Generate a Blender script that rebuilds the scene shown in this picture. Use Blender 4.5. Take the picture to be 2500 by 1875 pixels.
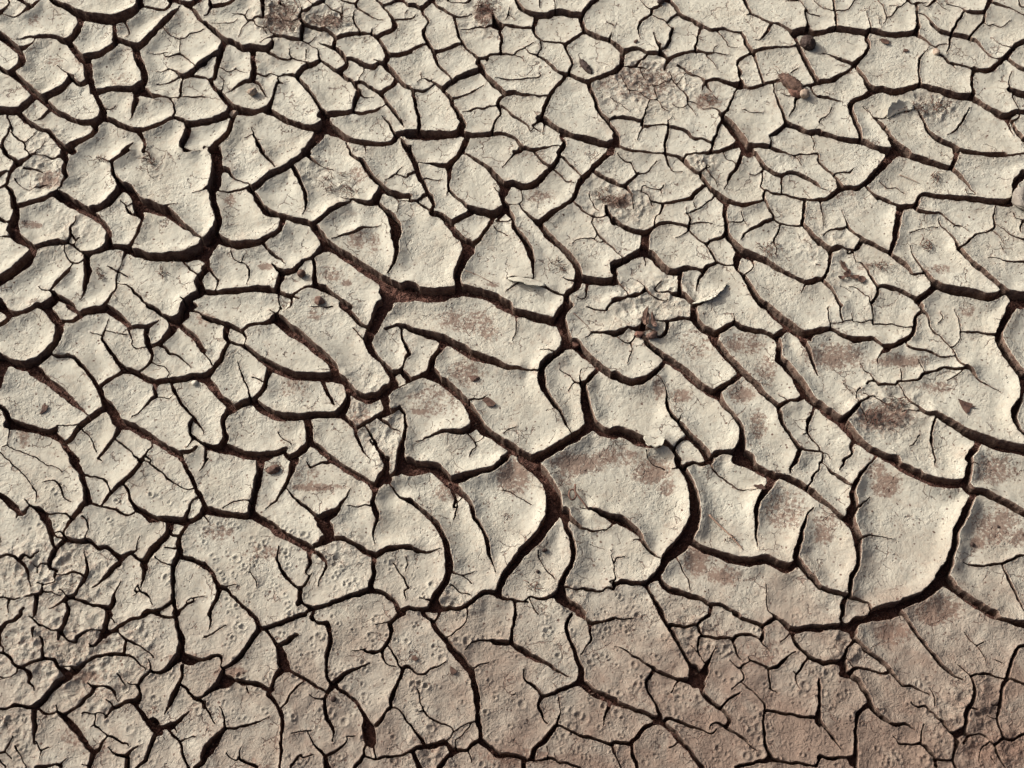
import bpy, bmesh, math, random
import numpy as np

# ---------------------------------------------------------------- camera, sky, sun, exposure
scene = bpy.context.scene
for o in list(bpy.data.objects): bpy.data.objects.remove(o)
PW, PH = 2500.0, 1875.0                    # photograph, pixels
TILT = math.radians(28.0)                  # camera axis off the vertical
TANH = math.tan(math.radians(44.0) / 2)    # half the horizontal field of view
CT, ST = math.cos(TILT), math.sin(TILT)
DIST = 0.5 / TANH                          # the picture is one metre wide at its centre
CAM_H, CAM_Y = DIST * CT, -DIST * ST
CELL = 0.001                               # grid of the plate surfaces
R_FIELD, WMIN, WIDEN, SNAP = 0.034, 0.0011, 1.08, 14.0
X0, X1, Y0, Y1 = -0.64, 0.64, -0.41, 0.53
NX, NY = int(round((X1 - X0) / CELL)) + 1, int(round((Y1 - Y0) / CELL)) + 1
MX, MY = 0, 0

cam_data = bpy.data.cameras.new('camera'); cam = bpy.data.objects.new('camera', cam_data)
scene.collection.objects.link(cam); scene.camera = cam
cam.location = (0, CAM_Y, CAM_H); cam.rotation_euler = (TILT, 0, 0)
cam_data.sensor_fit = 'HORIZONTAL'; cam_data.sensor_width = 36; cam_data.lens = 18 / TANH
cam_data.clip_start, cam_data.clip_end = .01, 500
SUN_EL, SUN_AZ = math.radians(28.5), math.radians(150)      # the sun stands to the left, a little beyond the ground seen
world = bpy.data.worlds.new('World'); scene.world = world; world.use_nodes = True
wn = world.node_tree.nodes; wn.clear()
sky = wn.new('ShaderNodeTexSky'); sky.sky_type = 'NISHITA'; sky.sun_disc = False
sky.sun_elevation = SUN_EL; sky.sun_rotation = math.pi / 2 - SUN_AZ; sky.air_density = .3; sky.dust_density = 10.0; sky.ozone_density = .2
bg = wn.new('ShaderNodeBackground'); bg.inputs['Strength'].default_value = 0.15
wo = wn.new('ShaderNodeOutputWorld')
world.node_tree.links.new(sky.outputs[0], bg.inputs[0]); world.node_tree.links.new(bg.outputs[0], wo.inputs[0])
sd = bpy.data.lights.new('sun', 'SUN'); sd.energy = 2.9; sd.angle = math.radians(.5); sd.color = (1, .97, .92)
sun = bpy.data.objects.new('sun', sd); scene.collection.objects.link(sun)
sun.rotation_euler = (math.pi / 2 - SUN_EL, 0, SUN_AZ + math.pi / 2)
scene.view_settings.view_transform = 'Standard'; scene.view_settings.look = 'None'
scene.view_settings.exposure = 0.17; scene.view_settings.gamma = 1.0; scene.view_settings.use_curve_mapping = False
scene.render.engine = 'CYCLES'; scene.cycles.use_denoising = True; scene.cycles.max_bounces = 4; scene.cycles.diffuse_bounces = 2; scene.cycles.adaptive_threshold = .02
random.seed(4)
TR = {   # the crack network, traced by hand tile by tile: x,y,width along each crack
'00': '''
54,0,4 60,5 72,10,6 82,15 90,19,8 103,22 115,24,10 125,24 136,20,9 146,15 152,8,6 151,0,5
152,10,5 157,9 165,10.5,4.5 176,12 181,10 186,3 184,0,5
185,0,6 195,4 206,5 215,0,6
202,8,4 210,14 216,22 221,27,4
195,9,.6 188,17,5 180,25 165,40 158,48,6 150,53,6
88,22,7 88,26,6 85,35 80,42 72,47,7 64,44,5 57,42 45,42,4.5 39,42,3 33,41 25,42,2 19,43,.5
39,44,.8 34,50,3 28,54,5 22,54,5
72,47,7 78,51,5 82,57 88,64,8 93,67,10
124,28,3.5 125,36,4 126,45,4
126,45,5 129,46 135,48,5 142,51 150,53,7
128,47,5 124,52 116,57,6 107,62 98,64,8 92,66,9
136,27,3 139,33,1.5 140,38 137,42,.5
148,55,6 150,64 154,75 157,84 156,90,7 150,95 147,98,7
95,68,9 96,76,8 97,85,8 99,92,6 103,101,6
95,90,5 88,94,5 84,92,4 78,86,4 72,79,2 66,74,1 62,70,.5
77,86,6 74,92 70,97 62,102,6 52,106,5 46,107,5
0,39,7 8,45,7 16,52,7 22,58,6 24,65,7 24,71,7 18,76,5 11,80,5 4,77,4 0,72,3
11,80,6 20,86 30,95 38,103,6 44,107,7 50,112,6 56,118,5 63,123 72,127,5 82,132,4 92,134 100,134,5 108,132,8
40,104,5 33,111 26,117 20,121,6 10,121 0,121,7
55,120,4 50,125,3 44,129,2 37,132,.5
20,122,5 26,129 34,136 44,141,4 53,144 58,150 64,156,5 70,161 76,164,7 80,166,7
103,101,5 106,108,4 110,115,5 112,122,6 110,130,8 104,136,8
104,136,5 103,144,6 97,150 88,154 80,158 73,162,7 69,166,5
110,130,6 120,132 130,137 140,141,6 150,143 160,142,5 172,138 180,134 188,130,4
103,101,6 112,100,5 122,98 135,98 147,99,6 150,100,11 155,101,10 165,105,6 175,106,3 185,106,2 193,105,1.5 205,105 221,105,1.5
147,106,5 147,113,5 144,122,3 140,130,.5
184,107,2.5 188,115,2 189,122 188,128 190,131,2.5
190,129,4 196,132 206,135,5 221,133,5
203,136,5 204,143,4 200,152 197,160 202,163,4 212,165,3 221,164,2
193,106,3 195,98 197,90,2 199,85,2
221,69,4 214,74,3 207,80 200,84,5 195,82,4 190,78,2 183,75,1.2 176,77 169,78,.5
200,85,5 208,84,4 221,86,4
198,82,1.5 191,87 184,89,1.5 177,90 170,91,.5
160,58,.5 172,59,1.2 182,57,.8
177,59,1 180,62,1.5 188,61,2 194,60,2 200,63,1.5 206,68 212,74,1
195,60,1.2 195,50 196,42,1.2
178,33,.6 182,38,1 188,41 194,43,1.2 201,41 205,37,1.5 213,36,1 221,35,1
9,127,1.5 12,136 13,143,2 20,150 26,155 28,162 31,166,2
26,154,1.5 32,150 38,145,.5
10,137,2 7,145 4,152,3 3,160,4 8,166,3
39,166,1.5 44,160 49,153,.5
110,116,1.5 118,120 123,118 125,114,.5
152,146,3 156,152 157,160 156,166,3
135,166,4 140,160,3 144,155,1
9,0,2 10,4 7,10 3,14,3 0,17,4
20,0,5 27,4,4 34,8,4
46,0,2 40,4,5 35,9,5 28,14,3 20,18,2 13,19 6,17,.5
''',
'01': '''
36,0,2 30,3,4 22,6,5 14,7,5 8,7,5 6,3,3 5,0,2
9,8,3 4,13,2 0,17,2
63,0,4 63,10,3.5 63,20,2
0,26,5 5,31,5 12,37,5 18,43,5 22,46,5
22,46,5 28,47,5 34,50,5 42,54,5 52,54,6 60,55,6 67,56,6 72,53,5 74,48,3 73,44,1
22,46,6 20,52,5 17,61,5 13,72,5 12,80,5 11,85,4 6,87,4
52,56,5 53,65,5 54,74,5 53,82,6 51,88,6 44,90,4 36,94,3 30,97,2 24,100,.6
16,59,3 8,62,2.5 0,68,2.5
0,86,2 5,88,4 9,93,4 14,99,4 20,105,5 26,112,6 30,117,7
30,117,9 36,121,10 44,123,9 52,124,8 60,122,6 68,119,5 72,113,4 74,104,2.5 77,93,2 80,90,3 84,91,1
29,118,8 26,123,6 20,127,6 10,131,5 0,133,5
30,120,6 32,126,7 29,134,6 26,144,7 20,152,7 12,159,8 10,166,9
12,160,5 4,162,4 0,160,3
36,121,8 30,125,8
66,121,8 76,125,7 84,130,7 94,135,6 104,138,6 114,141,6 124,140,9 130,138,12
124,126,4 130,128,8 131,138,9
100,85,4 106,92,4 113,100,4 119,108,4 124,117,4 129,123,6 133,126,5
100,85,4 104,79,4 111,74,5 119,71,5 125,67,3
100,85,3 94,82,2.5 87,81,1.5 80,83,1.2 77,82,1 72,80,1 64,83,1.8 57,81,2 55,78,2
79,84,1.2 80,88,2 83,91,1.5
70,60,4 76,63,2.5 82,65,2.5 90,66,2 95,64,2 100,66,1.5 107,68,1.5 112,70,2 116,72,4
95,64,2 92,59,1.5 91,54,.6
123,55,1.2 123,60,2 127,67,3 134,73,3.5 142,78,4 146,80,5
110,54,.5 109.5,60,1.2 110,65,.5
146,80,5 150,84,4 156,88,4 160,90,4 164,96,4 167,101,4 163,110,4 161,118,3 159,121,3
145,79,5 150,74,5 154,70,4 152,66,4 149,60,4 145,56,4 140,53,4
140,53,4 132,50,3 125,47,1.5 123,46,.6
140,52,4 141,46,4 141,42,3.5 138,38,3 133,35,3 127,33,3
141,43,3 150,40,3.5 160,38.5,4 169,38,4 180,38,3
169,37,2 166,31,2 162,26,2 160,19,1.8 163,11,.8
180,38,3 186,42,4 190,47,4 195,55,4 199,62,5
180,38,2 181,32,.5
186,42,4 192,38,5 200,35,5 205,30,5 204,22,4 198,14,3 192,6,2.5 186,0,2
204,21,2.5 212,21,2 221,20,2
192,5,2 200,3,2 208,0,2
214,0,2.5 221,6,2.5
218,10,.6 216,14,.5
199,62,5 210,61,5 221,58,5
199,62,5 197,67,6 195,71,5 201,77,5 207,84,4 214,92,4 221,96,4
195,70,5 190,69,2.5 183,66,.6
188,70,3 184,74,4 178,74,4 170,70,4 163,66,3.5 158,64.5,3 154,65,3
208,86,5 203,94,4 197,98,4 190,102,3.5
163,90,3 170,90,3 177,94,3 184,98,3 190,103,3.5 196,111,3 202,119,3.5 208,127,3.5 213,132,3 215,138,.6
195,113,1.5 188,119,3 180,122,4 170,124,4 162,123,3.5 158,122,3.5
133,126,7 145,125,6 152,124,5 158,122,4
167,102,3 172,105,1.8 176,105.5,1.2 181,105,.5
172,73,.5 171,78,.8 168,84,.7 166,89,.5
131,140,11 140,144,9 150,149,6 160,154,6 172,157,6 185,158,6 195,158,5 203,156,5 207,150,5 208,145,4
208,145,3 221,144,5
205,146,2.5 201,138,2.5 197,132,2 192,126,.8
125,144,10 122,150,8 116,157,6 110,164,5 107,166,5
212,150,2 215,156,4 219,162,6 221,166,6
153,156,.8 155,160,1.5 158,166,2
173,160,1 174,166,1.5
50,138,.6 53,147,1.5 56,152,3 58,158,4 63,166,4
56,152,.8 62,152,.5
52,146,.8 43,149,.5
9,27,.7 20,24.5,1 29,24,1 35,21,.5
30,15,.7 37,15,1 42,16,1.5 45,20,1.8 48,23,2 53,24,1.5 56,28,1.2 62,32,1 68,38,.5
43,16,1.5 48,10,.6
48,24,1.5 42,28,1.2 39,33,1 37,40,.5
53,22,1 60,21,2.5 68,21,1
65,30,1 70,35,1 77,39,1.8 79,41,2.5
61,49,.8 68,44,2 78,40,2.5
78,40,2.5 86,42,2.5 94,44,3 100,45,3 104,45,3
107,29,4 105,37,3 105,45,3
105,9,1 105,15,2.5 104,22,4 107,29,4
106,15,3 112,14,3 116,9,2.5 122,7,3 127,5,3 130,0,3
107,29,3 115,30,2.5 122,32,2.5 127,34,3
104,23,1.5 96,25,1 90,25,1 84,22,1 80,17,.5
104,45,2 112,47,1.5 116,44,1 119,40,.5
112,47,1.5 116,51,1 121,52,.5
81,0,2 82,6,2.5 86,9,2
110,0,1.5 114,4,1.2 118,8,1.2
130,5,1 138,11,2 145,14,1.5 147,17,2.5 149,8,.8
147,17,2.5 147,22,2
145,0,2.5 155,3,2.5 163,4,3 166,0,2.5
163,4,3 165,8,2.5 172,14,2.5 182,19,1.5 192,22,.5
17,74,.6 24,77,1 30,76.5,1.2 34,73.5,1.2
33,75,1 41,77.5,.5
17,83,.8 21,88,1 20,95,1 18,100,1.5
53,90,3 60,92,2.5 62,97,2.5 65,102,1.5 69,106,.6
''',
'02': '''
0,5,4 6,6,4 12,9,4 20,4,5 25,0,5
12,9,3 16,16,2.5 20,22,2.5 18,28,2 15,34,4 17,41,4 20,49,4 26,57,4 28,63,3.5 31,71,3.5 37,78,3 42,83,2 45.5,88,1.5
0,57,4 8,53,3.5 15,50,3 20,49,3
26,57,5 36,56,4 44,53,4 51,50,3.5 57,49,3
26,2,3 30,8,3 38,12,3 45,16,3 50,18,2.5 57,18,2 62,16,1.2 67,14,.5
49,18,3 50,25,3 52,34,3 54,41,3 58,48,3 64,56,3 70,61,3 75,64,3
40,0,1.5 46,2.5,1 53,2,1 60,3,2 66,0,2
56,32,.8 66,31,1.5 74,29,1.8 81,31,2 86,29.5,2.5 92,28,5 95,29,9.5 99,29,5
92,21,4 90,12,.8
92,21,4 94,27,8
98,28,3 104,28,3 112,29.5,3.5 121,31,3 133,31,2.5
97,32,4 99,42,3 98.5,52,3 98,60,3
75,64,3.5 83,64,3 87,61.5,3 98,60,3 106,59,2.5 112,60,2 116,56,1.5 122,54,1.5 128,50,1.5 133,46,.5
112,60,1.5 121,63,1 123,66,.8
84,63,3 84,67,1.5 86,65,1
75,64,4 75,70,5 78,76,6
78,76,5 70,79,4 62,82,4 52,86,4 45,90,4 40,94,4 36,98,4
36,98,4 30,93,2.5 24,89,2 17,85,1.2 13.5,85,1 8,88,.5
13.5,85,1 12,79,.5
17,85,1 21,89,1.2 24,86,.5
36,98,4 40,103,4 45,108,4.5 47,115,4.5 51,122,4.5 56,130,4.5 58,134,5 56,140,7 54,144,7
46,107,3 54,105,2 62,102,2 70,98,2 76,94,1 80,92,.5
25,93,1.5 20,97,2 14,99,2 5,99,2 0,96,3
3,98,3.5 5,106,3.5 7,114,3.5 10,124,3.5 10,133,3.5 10,141,4
0,146,8 10,146,10 20,147,9 34,147,8 48,146,6 54,144,7
54,144,6 60,147,5 66,148,5 78,148,5 88,147,4.5 100,146,4 108,148,3.5 115,152,3 119,157,3.5 122,161,4.5
88,146,3 91,138,2.5 94,130,2.5 98,125,2 97,118,3 96,112,3 99,107,4 103,103,3.5
57,122,.8 65,121,2 72,118,2.5 80,118,2.5 87,115,2.5 95,114,2
98,116,3 104,119,2.5 110,124,2.5 117,129,2.5 123,132,2 128,137,1.5 131,142,1
78,76,5 82,82,4 87,88,4 93,94,4.5 99,98,4 104,102,4.5
104,102,4 112,101,4 122,103,2.5 132,104,2 142,105,2 150,105,2
92,85.5,.6 100,86,1.8 106,87,1.8 120,86,1.8 134,85,1.5 141,83,1.2 139,80,.6
168,83,4 165,88,4 160,94,4 155,100,4 151,107,4.5 147,115,4.5 144,123,4 141,129,4
126,54,1 130,58,2 138,61,3 145,65,4 152,72,4 160,78,4 168,82,5 172,82,5
141,42,2 142,49,1.5 141,55,1.5 139,60,1
138,18,4 136,24,4 134,30,4 136,38,3.5 140,43,3
142,44,2 150,45,2 158,46,2 164,47,2.5 169,49,3.5
169,49,3.5 177,43,3.5 184,38,3 189,35,4
169,50,3.5 170,57,2.5 174,63,2.5 176,70,2.5 174,76,3 172,81,3.5
113,0,3 117,6,4 121,11,4 128,15,4 137,18,4 150,18,5 155,15,5 165,14.5,5 175,17,4.5 184,18,5
140,9,.6 141,0,1.5
156,0,1 157,12,.7
186,18,5 190,12,4 196,5,4 203,0,4
185,19,5 186,26,4.5 189,33,4.5 196,38,4.5 204,42,4 212,44,4 221,49,4
172,82,5 180,86,4.5 188,89,4.5 193,91,5
193,91,4.5 200,87,4 208,84,4 216,81,4 221,79,4
193,91,4.5 196,100,4 200,108,4 203,118,4 208,126,4 214,132,4 221,141,4
214,132,2 221,127,2.5
140,129,7 146,131,6 153,136,5 160,141,5 168,144,5 176,148,5 186,150,5.5 196,152,6 206,155,6 214,157,7 221,155,9
141,130,4 136,134,2 132,136,2 137,140,1.2 142,143,.5
146,132,2 145,139,1.2 144.5,146,.5
169,144,5 164,149,4 167,154,4 166,159,5 161,166,5
122,161,5 132,163,4 140,162,3 148,160,2.5 160,158,1
122,161,5 118,165,4 112,165,3
63,149,6 60,155,6 57,162,6 55,166,6
1,157,1 1,166,4
218,160,6 217,166,8
109,8,.6 107,15,1.4 103,21,.5
108,16,1 113,21,.5
7,16,.6 3,19,2 0,20,2
213,24,1 221,28,1.5
215,45,3 218,36,.6
216,105,.8 221,109,1.2
86,36,.3 86.2,36,.3
''',
'03': '''
56,0,6 62,4,4.5 67,9,4 71,15,3.5 76,19,4 84,22,4 90,26,4 96,30,3.5
40,10,3 40,14,3 36,19,3 30,23,3 27,28,2.5 26,34,2 28,42,.6
40,10,2 46,9,3 50,7,3
29,0,1 33,6,1.2 39,10,1.5
42,17,1 48,21,1 53,22,1.5 57,26,1.5 60,30,1.5 63,31,3
57,24,1.8 62,20,2 68,16,2
68,16,1.5 72,17,1.5
63,31,3 61,37,3 60,43,2.5 57,50,3 54,52,2
42,36,1.5 44,42,1.5 47,48,3 50,49,2
47,48,3 50,54,2 54,60,3 58,64,4
96,30,3 92,34,2.5 90,43,2.5 88,50,2.5 88,56,2.5
96,30,3 104,33,3 110,33,3 118,31,2 126,34,1.5 133,35,1.5 137,36,2
110,34,2 116,38,1 121,44,1.5 124,49,1 133,51,.5
137,36,2 140,42,3 142,48,3.5 146,54,3.5 148,58,4
140,0,4 143,7,3.5 147,16,3.5
142,18,1 147,17,2 152,18,4 160,23,4 169,27,4 178,29,4 187,34,4 191,37,5
169,28,3 166,34,3 161,41,2.5 157,45,1 152,44,.5
191,38,6 196,45,5 200,55,5 204,64,5 210,74,5 216,84,5 220,91,6
192,38,7 200,35,7 208,35,8 214,37,6 221,36,5
208,31,4 209,26,3 207,20,2.5 206,13,2.5 209,11,2
200,36,5 206,33,4 209,29,4
200,1,2 204,6,2 208,11,2 212,15,1.5 221,18,1.5
183,0,2 190,2,2.5 200,1,2
216,0,1 221,5,1
148,58,4 156,56,3 168,54,2.5 180,53,2 195,52,2
148,58,4 142,61,3 136,64,3 133,68,3 134,73,2 136,79,4.5 135,84,2 137,88,2.5
148,58,3.5 152,65,2.5 155,75,2.5 158,84,2.5 161,92,2.5
137,88,4 137,93,7 134,94,9 128,93,6 120,90,5 110,88,4 102,89,4 98,90,4
137,94,5 144,96,3.5 152,96,3.5 160,93,3 170,90,3 180,88,3
98,91,4 94,86,3 88,83,3 81,80,3 75,75,2.5 68,71,2
98,90,3 95,99,1
98,91,3 105,100,1
54,76,2 55,71,3 58,66,4 62,62,4 70,59,4 80,57,3.5 90,56,3.5 100,58,3 107,57,2 115,57.5,1.5 123,58.5,.5
99,60,1.5 104,64,1 108,69,1 110,72,.5
107,57,1.5 107,51,1 111,48,.5
58,65,5 52,61,4 47,60,4 38,59,4 36,58,3
36,59,3 32,64,2.5 27,67,3 22,73,2.5
8,58,4 12,56,4 18,54,3 26,54,2.5 34,57,2 36,58,2
0,49,5 5,54,5 8,58,5 8,64,5 8,70,5 5,76,6 0,80,6
10,73,2.5 20,73,2.5 28,73.5,2 35,75,.6
50,60,5 50,54,3 48,48,2
0,110,.7 5,111,1 9,114,.8 16,120,.4
0,128,2.5 8,128,3 18,129,3 26,131,3 31,131,3
31,131,2 33,123,2 35,116,1.5 38,108,1.2 46,107,1 50,113,1.2 56,118,1.2 58,120,1
46,107,1 45,101,1.5 43,92,1 40,90,.6
42,92,1 52,90,1.2 59,88,1.2 62,84,1.2 60,78,1
62,86,1 68,92,1.5 74,99,1.5 79,105,2 79,112,1.5 83,118,1.2 88,125,.8
79,113,1 74,116,1 66,115,.8 63,111,.5
79,110,1 90,113,1 96,118,1 104,118,1 112,121,2
68,91,1 74,84,.8 78,79,.5
7,83,.6 12,91,1 16,97,1 25,98,1 32,103,1 38,107,1
16,97,1 17,101,.6
28,76,1 32,83,1 35,87,.6
31,131,3 30,136,3 34,137,3 42,135.5,2 50,135,2 58,137,2.5
31,137,2 27,143,1.5 25,151,.6
58,130,1.5 58,137,2.5 57,146,3 55,156,3 54,166,2.5
58,130,1.2 62,126,.5
60,138,3 70,140,3 78,143,3 85,150,2.5 95,151,2.5 104,154,2.5 106,157,3
106,157,2.5 108,150,3 111,142,3 114,135,3 117,131,4
115,126,4 122,121,3 125,112,2.5 129,103,2 132,98,1.2
115,125,4 119,131,7 126,138,8 132,147,9 137,154,9 141,160,10 145,166,10
106,157,2.5 105,160,2.5 104,165,4 114,164,4 124,161,4 132,157,6
104,165,4 96,166,3.5
0,140,2 2,146,6 3,154,5 2,158,6 8,160,4 18,163,4 30,164,3 42,166,2.5
143,160,6 152,159,4 162,160,4 169,161,4 178,164,4 186,166,3
169,161,2.5 169,152,1.5 168,147,2 176,143,3.5 185,135,4
172,95,1.5 174,103,2.5 177,112,3 181,122,3.5 184,130,4 186,133,5
186,134,5 192,136,4.5 200,140,4.5 208,143,5 221,143,5
201,97,6 200,104,5 196,108,3 195,115,2 192,121,1.5 189,126,.6
180,101,.6 187,104,1.2 195,103,.8
200,97,2.5 206,94,2.5 214,93,3 220,91,5
212,96,2 216,103,2 221,106,2
137,119,.6 141,119,1 147,122,1.2 153,122.5,1 160,122,.4
213,145,.8 216,153,1.2 216,162,.5
190,80,1.2 198,74,.4
''',
'04': '''
15,0,2.5 17,10,2.5 18,20,2.5 19,31,2
0,5,1 6,9,1 15,11,1
20,12,1 28,12,1.2 34,7,1.5 39,0,1.8
0,36,5 10,34,5 20,33,6 32,34,5 42,36,5 50,37,6 56,35,6 66,38,5.5 76,40,5.5 88,40,6 98,39,5.5 104,38,5
56,33,1.5 54,24,1.2 51,12,.4
52,38,5 51,44,4 53,50,3.5 50,57,4 45,63,4 40,68,4.5 37,70,4.5
37,70,4 30,68,4 22,65,3.5 15,61,2 8,58,1.2 0,58,.8
37,72,3 30,78,3 22,83,4 14,88,5 6,89,5 0,90,5
38,71,4 43,78,4.5 49,87,5 54,94,6 60,98,8
60,98,8 70,98,7 80,101,7.5 90,99,7 100,96,6 109,94,6
60,98,8 52,103,6 44,108,6 36,111,6 33,115,5
33,115,5 34,122,4.5 37,130,4 41,138,4 44,146,3.5 45,152,4
0,144,4 10,147,4 20,150,4 32,152,5 45,153,6 53,157,5 62,161,4 72,163,4 80,164,6
0,105,3 8,107,3 16,109,2.5 24,110,.8
0,133,1.5 3,128,2 8,125,1.2 14,117,.5
104,38,5 106,30,4 106,22,3 105,14,3 104,7,4
95,2,4 100,5,4 106,4,4 112,3,1.5 116,2,.6
95,0,4 98,4,4
112,6,1 117,7,2.5 121,4,3 126,0,3
126,2,.8 132,7,.8 138,11,.4
107,15,1.5 112,16,2.5 118,22,3 123,29,4 131,35,4.5 141,38,4.5 152,40,4.5 162,42,4.5
63,0,1.2 69,7,1.5 72,15,1.5 72.5,22,1 70,27,.5
73,19,1.2 78,18,1.5 83,10,1.5 88,8,1.2 95,4,1.2
84,7,.8 76,6,.4
64,19,.5 66,26,1 67,32,.5
104,40,4 110,43,3 118,48,2.5 126,52,2
126,52,1.5 130,49,1 137,48,.4
126,52,2 124,56,2 127,60,3
127,60,3 133,63,3 139,69,3 144,70,3 156,73,3.5 165,76,3.5 170,77,4
141,70,2 147,75,.5
157,13,2.5 151,21,2.5 146,30,2.5 142,40,3 140,50,2.5 137,60,.6
138,5,.8 147,7,1.2 154,10,1.2 158,13,2 165,15,3 173,15,3 178,14,3
178,14,3.5 183,6,4 186,0,4
178,0,2 186,3,4 194,6,4 203,9,3 212,12,2 221,16,1.8
221,7,1 217,6,2 216,0,2
178,15,3 177,23,2.5 170,31,2.5 164,38,2.5 162,43,3
178,25,1 183,27,1 188,26,1.2 194,29,1.5 199,29,.8 206,22,.3
162,43,4 170,46,3 178,54,2 186,61,1 195,64,1
168,75,4 175,77,5 185,76,5 193,70,5 201,62,5 207,55,4.5 213,49,4.5 221,45,5
188,40,.6 193,46,1.2 201,50,1 209,52,1
204,65,4 210,70,4 216,74,5 221,76,5
167,77,4 165,85,3.5 165,94,3.5 166,101,4
117,53,.6 112,59,1.5 108,65,2.5 107,74,2.5 108,84,2.5 109,91,3
109,94,6 118,96,6 128,99,6 140,103,6.5 152,106,6.5 163,106,7 168,109,6
168,108,5 176,114,4.5 186,119,5 196,125,6 204,126,7 211,122,5 221,121,6
208,78,.6 205,88,1.5 205,97,2
205,98,5 212,101,6 221,103,6
209,105,2 213,113,1.5 218,120,2
203,130,3 210,131,2 216,127,2
205,133,2.5 207,138,2 211,145,.8
209,132,3 213,140,3 217,146,4 221,151,4
73,129,3 78,125,4.5 86,121,5 94,119,5 101,118,4
73,129,2 68,130,1 58,128,1.5 53,122,1 47,117,.5
58,129,2.5 64,134,3.5 70,140,4 76,148,4.5 80,155,6 88,161,6 96,166,6
72,139,1.5 74,150,1 78,159,.6
105,118,.8 108,125,2.5 113,132,3 117,141,4 123,148,5 130,152,6 138,155,6 146,159,6 154,162,5 166,164,4 180,165,3 200,165,3
163,116,.6 158,124,2 153,133,2 146,140,2 138,146,.5
146,160,5 147,166,5
82,160,8 90,166,9
68,164,4 80,166,6
''',
'10': '''
6,0,3.5 11,4,3.5 17,8,4 20,12,6
70,0,6 72,8,5 71,15,4.5 71,22,5 73,26,5 69,30,2.5 66,36,1.5 63,40,1
40,0,2 35,3,4 29,7,4 22,11,6
20,11,6 15,17,5 11,24,4 9,31,3 5,35,3 0,38,3
0,24,4 4,21,3 9,20,1.5
26,16,2 34,17,2 41,19,2 46,21,1.5
37,2,1 48,3,1.5 58,6,2 66,5,3 70,7,4
17,28,1.5 20,32,1 25,37,.8 32,40,.5
36,38,1.5 44,36,2 52,34,1
5,35,3 11,40,4 14,47,4.5 16,53,5 18,58,7
18,58,6 28,56,5 38,53,4.5 48,51,4 56,47,4 62,45,7
62,45,8 70,50,9.5 80,56,9.5 90,62,9.5 98,67,9 105,71,8
100,61,5 108,60,6 117,55,6 125,46,6 131,39,6 134,37,6
134,37,6 127,29,4 123,22,3.5 122,14,3 122,11,3
122,11,3 131,5,3.5 138,0,4
122,12,2 117,9,1.5 111,5,1 104,3,.6
134,37,8 141,41,7 146,47,8 148,54,9 150,62,10 152,68,7
150,50,3 156,56,10 164,60,12 172,63,11 180,65,9 188,71,8 198,79,6 208,87,4 216,92,2.5 221,95,1.5
180,59,3 186,57,1.5 191,56,.6
150,67,5 143,66,2.5 138,62,2.5 136,56,1.5 131,51,1
137,57,1.2 142,55,1.2 145,53,.6
154,68,4 153,77,3.5 149,86,3.5 145,94,4 142,100,5 137,103,5
105,71,8 112,77,6 117,84,5 119,90,5 118,98,6 118,103,7
118,103,6 127,102,6 137,104,7 144,107,7 152,110,7 162,113,7 172,114,8 184,114,9 196,113,9 208,110,10 221,105,13
116,103,6 110,107,5 103,109,4 96,111,5
96,111,4 88,107,2.5 82,103,2.5 76,99,3.5 66,98,4 54,98.5,4 44,101,4 39,103,5
79,100,3 80,99,2
80,100,2 83,95,1 87,91,.6
74,97,1.5 76,91,2 78,86,3 77,80,2.5 81,74,1.5 83,70,.6
78,88,2.5 82,94,2 86,91,1
18,58,6 18,68,7 15,76,9 15,84,12 19,92,10 26,97,8 33,101,7 38,104,6
0,71,3.5 5,74,3 12,75,3
0,90,.8 9,91,1.5 13,90,3
38,104,6 34,112,9 28,119,10 18,127,10 8,134,10 0,140,11
70,103,1 71,109,1.5 74,116,1.8 80,119,1.8 86,119,1.8 91,116,1.8 95,113,3
94,112,6 95,120,6 96,128,6 94,138,5 91,149,3 85,158,.6
77,120,2 73,127,3.5 67,134,3.5 61,140,3.5 57,145,3 54,148,2
42,143,.6 46,147,1.5 53,148,2 58,151,4 62,155,5
58,150,4 60,157,6 54,162,7 46,166,6
60,154,6 68,158,5.5 76,163,5.5 80,166,5
137,108,4 133,114,1.5 130,121,1 127,128,1.5 126,136,2 126.5,145,2.5 122,152,3 118,160,4 114,166,4.5
127,128,1.5 121,124,2 116,121,1
127,127,1.5 133,130,1.5 138,133,.6
128,139.5,.8 137,142,2 144,148,3 150,154,3 156,161,3 161,166,3
199,118,2 205,124,2.5 211,130,3 217,133,4
221,128,5 217,133,6 215,140,6 218,147,7 216,153,6 208,157,6 200,163,5 198,166,5
195,157,.8 200,160,1
0,162,6 6,166,5
209,43,.6 221,42,1.2
160,0,1.5 163,6,1
201,0,2.5 208,0,2
''',
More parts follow.
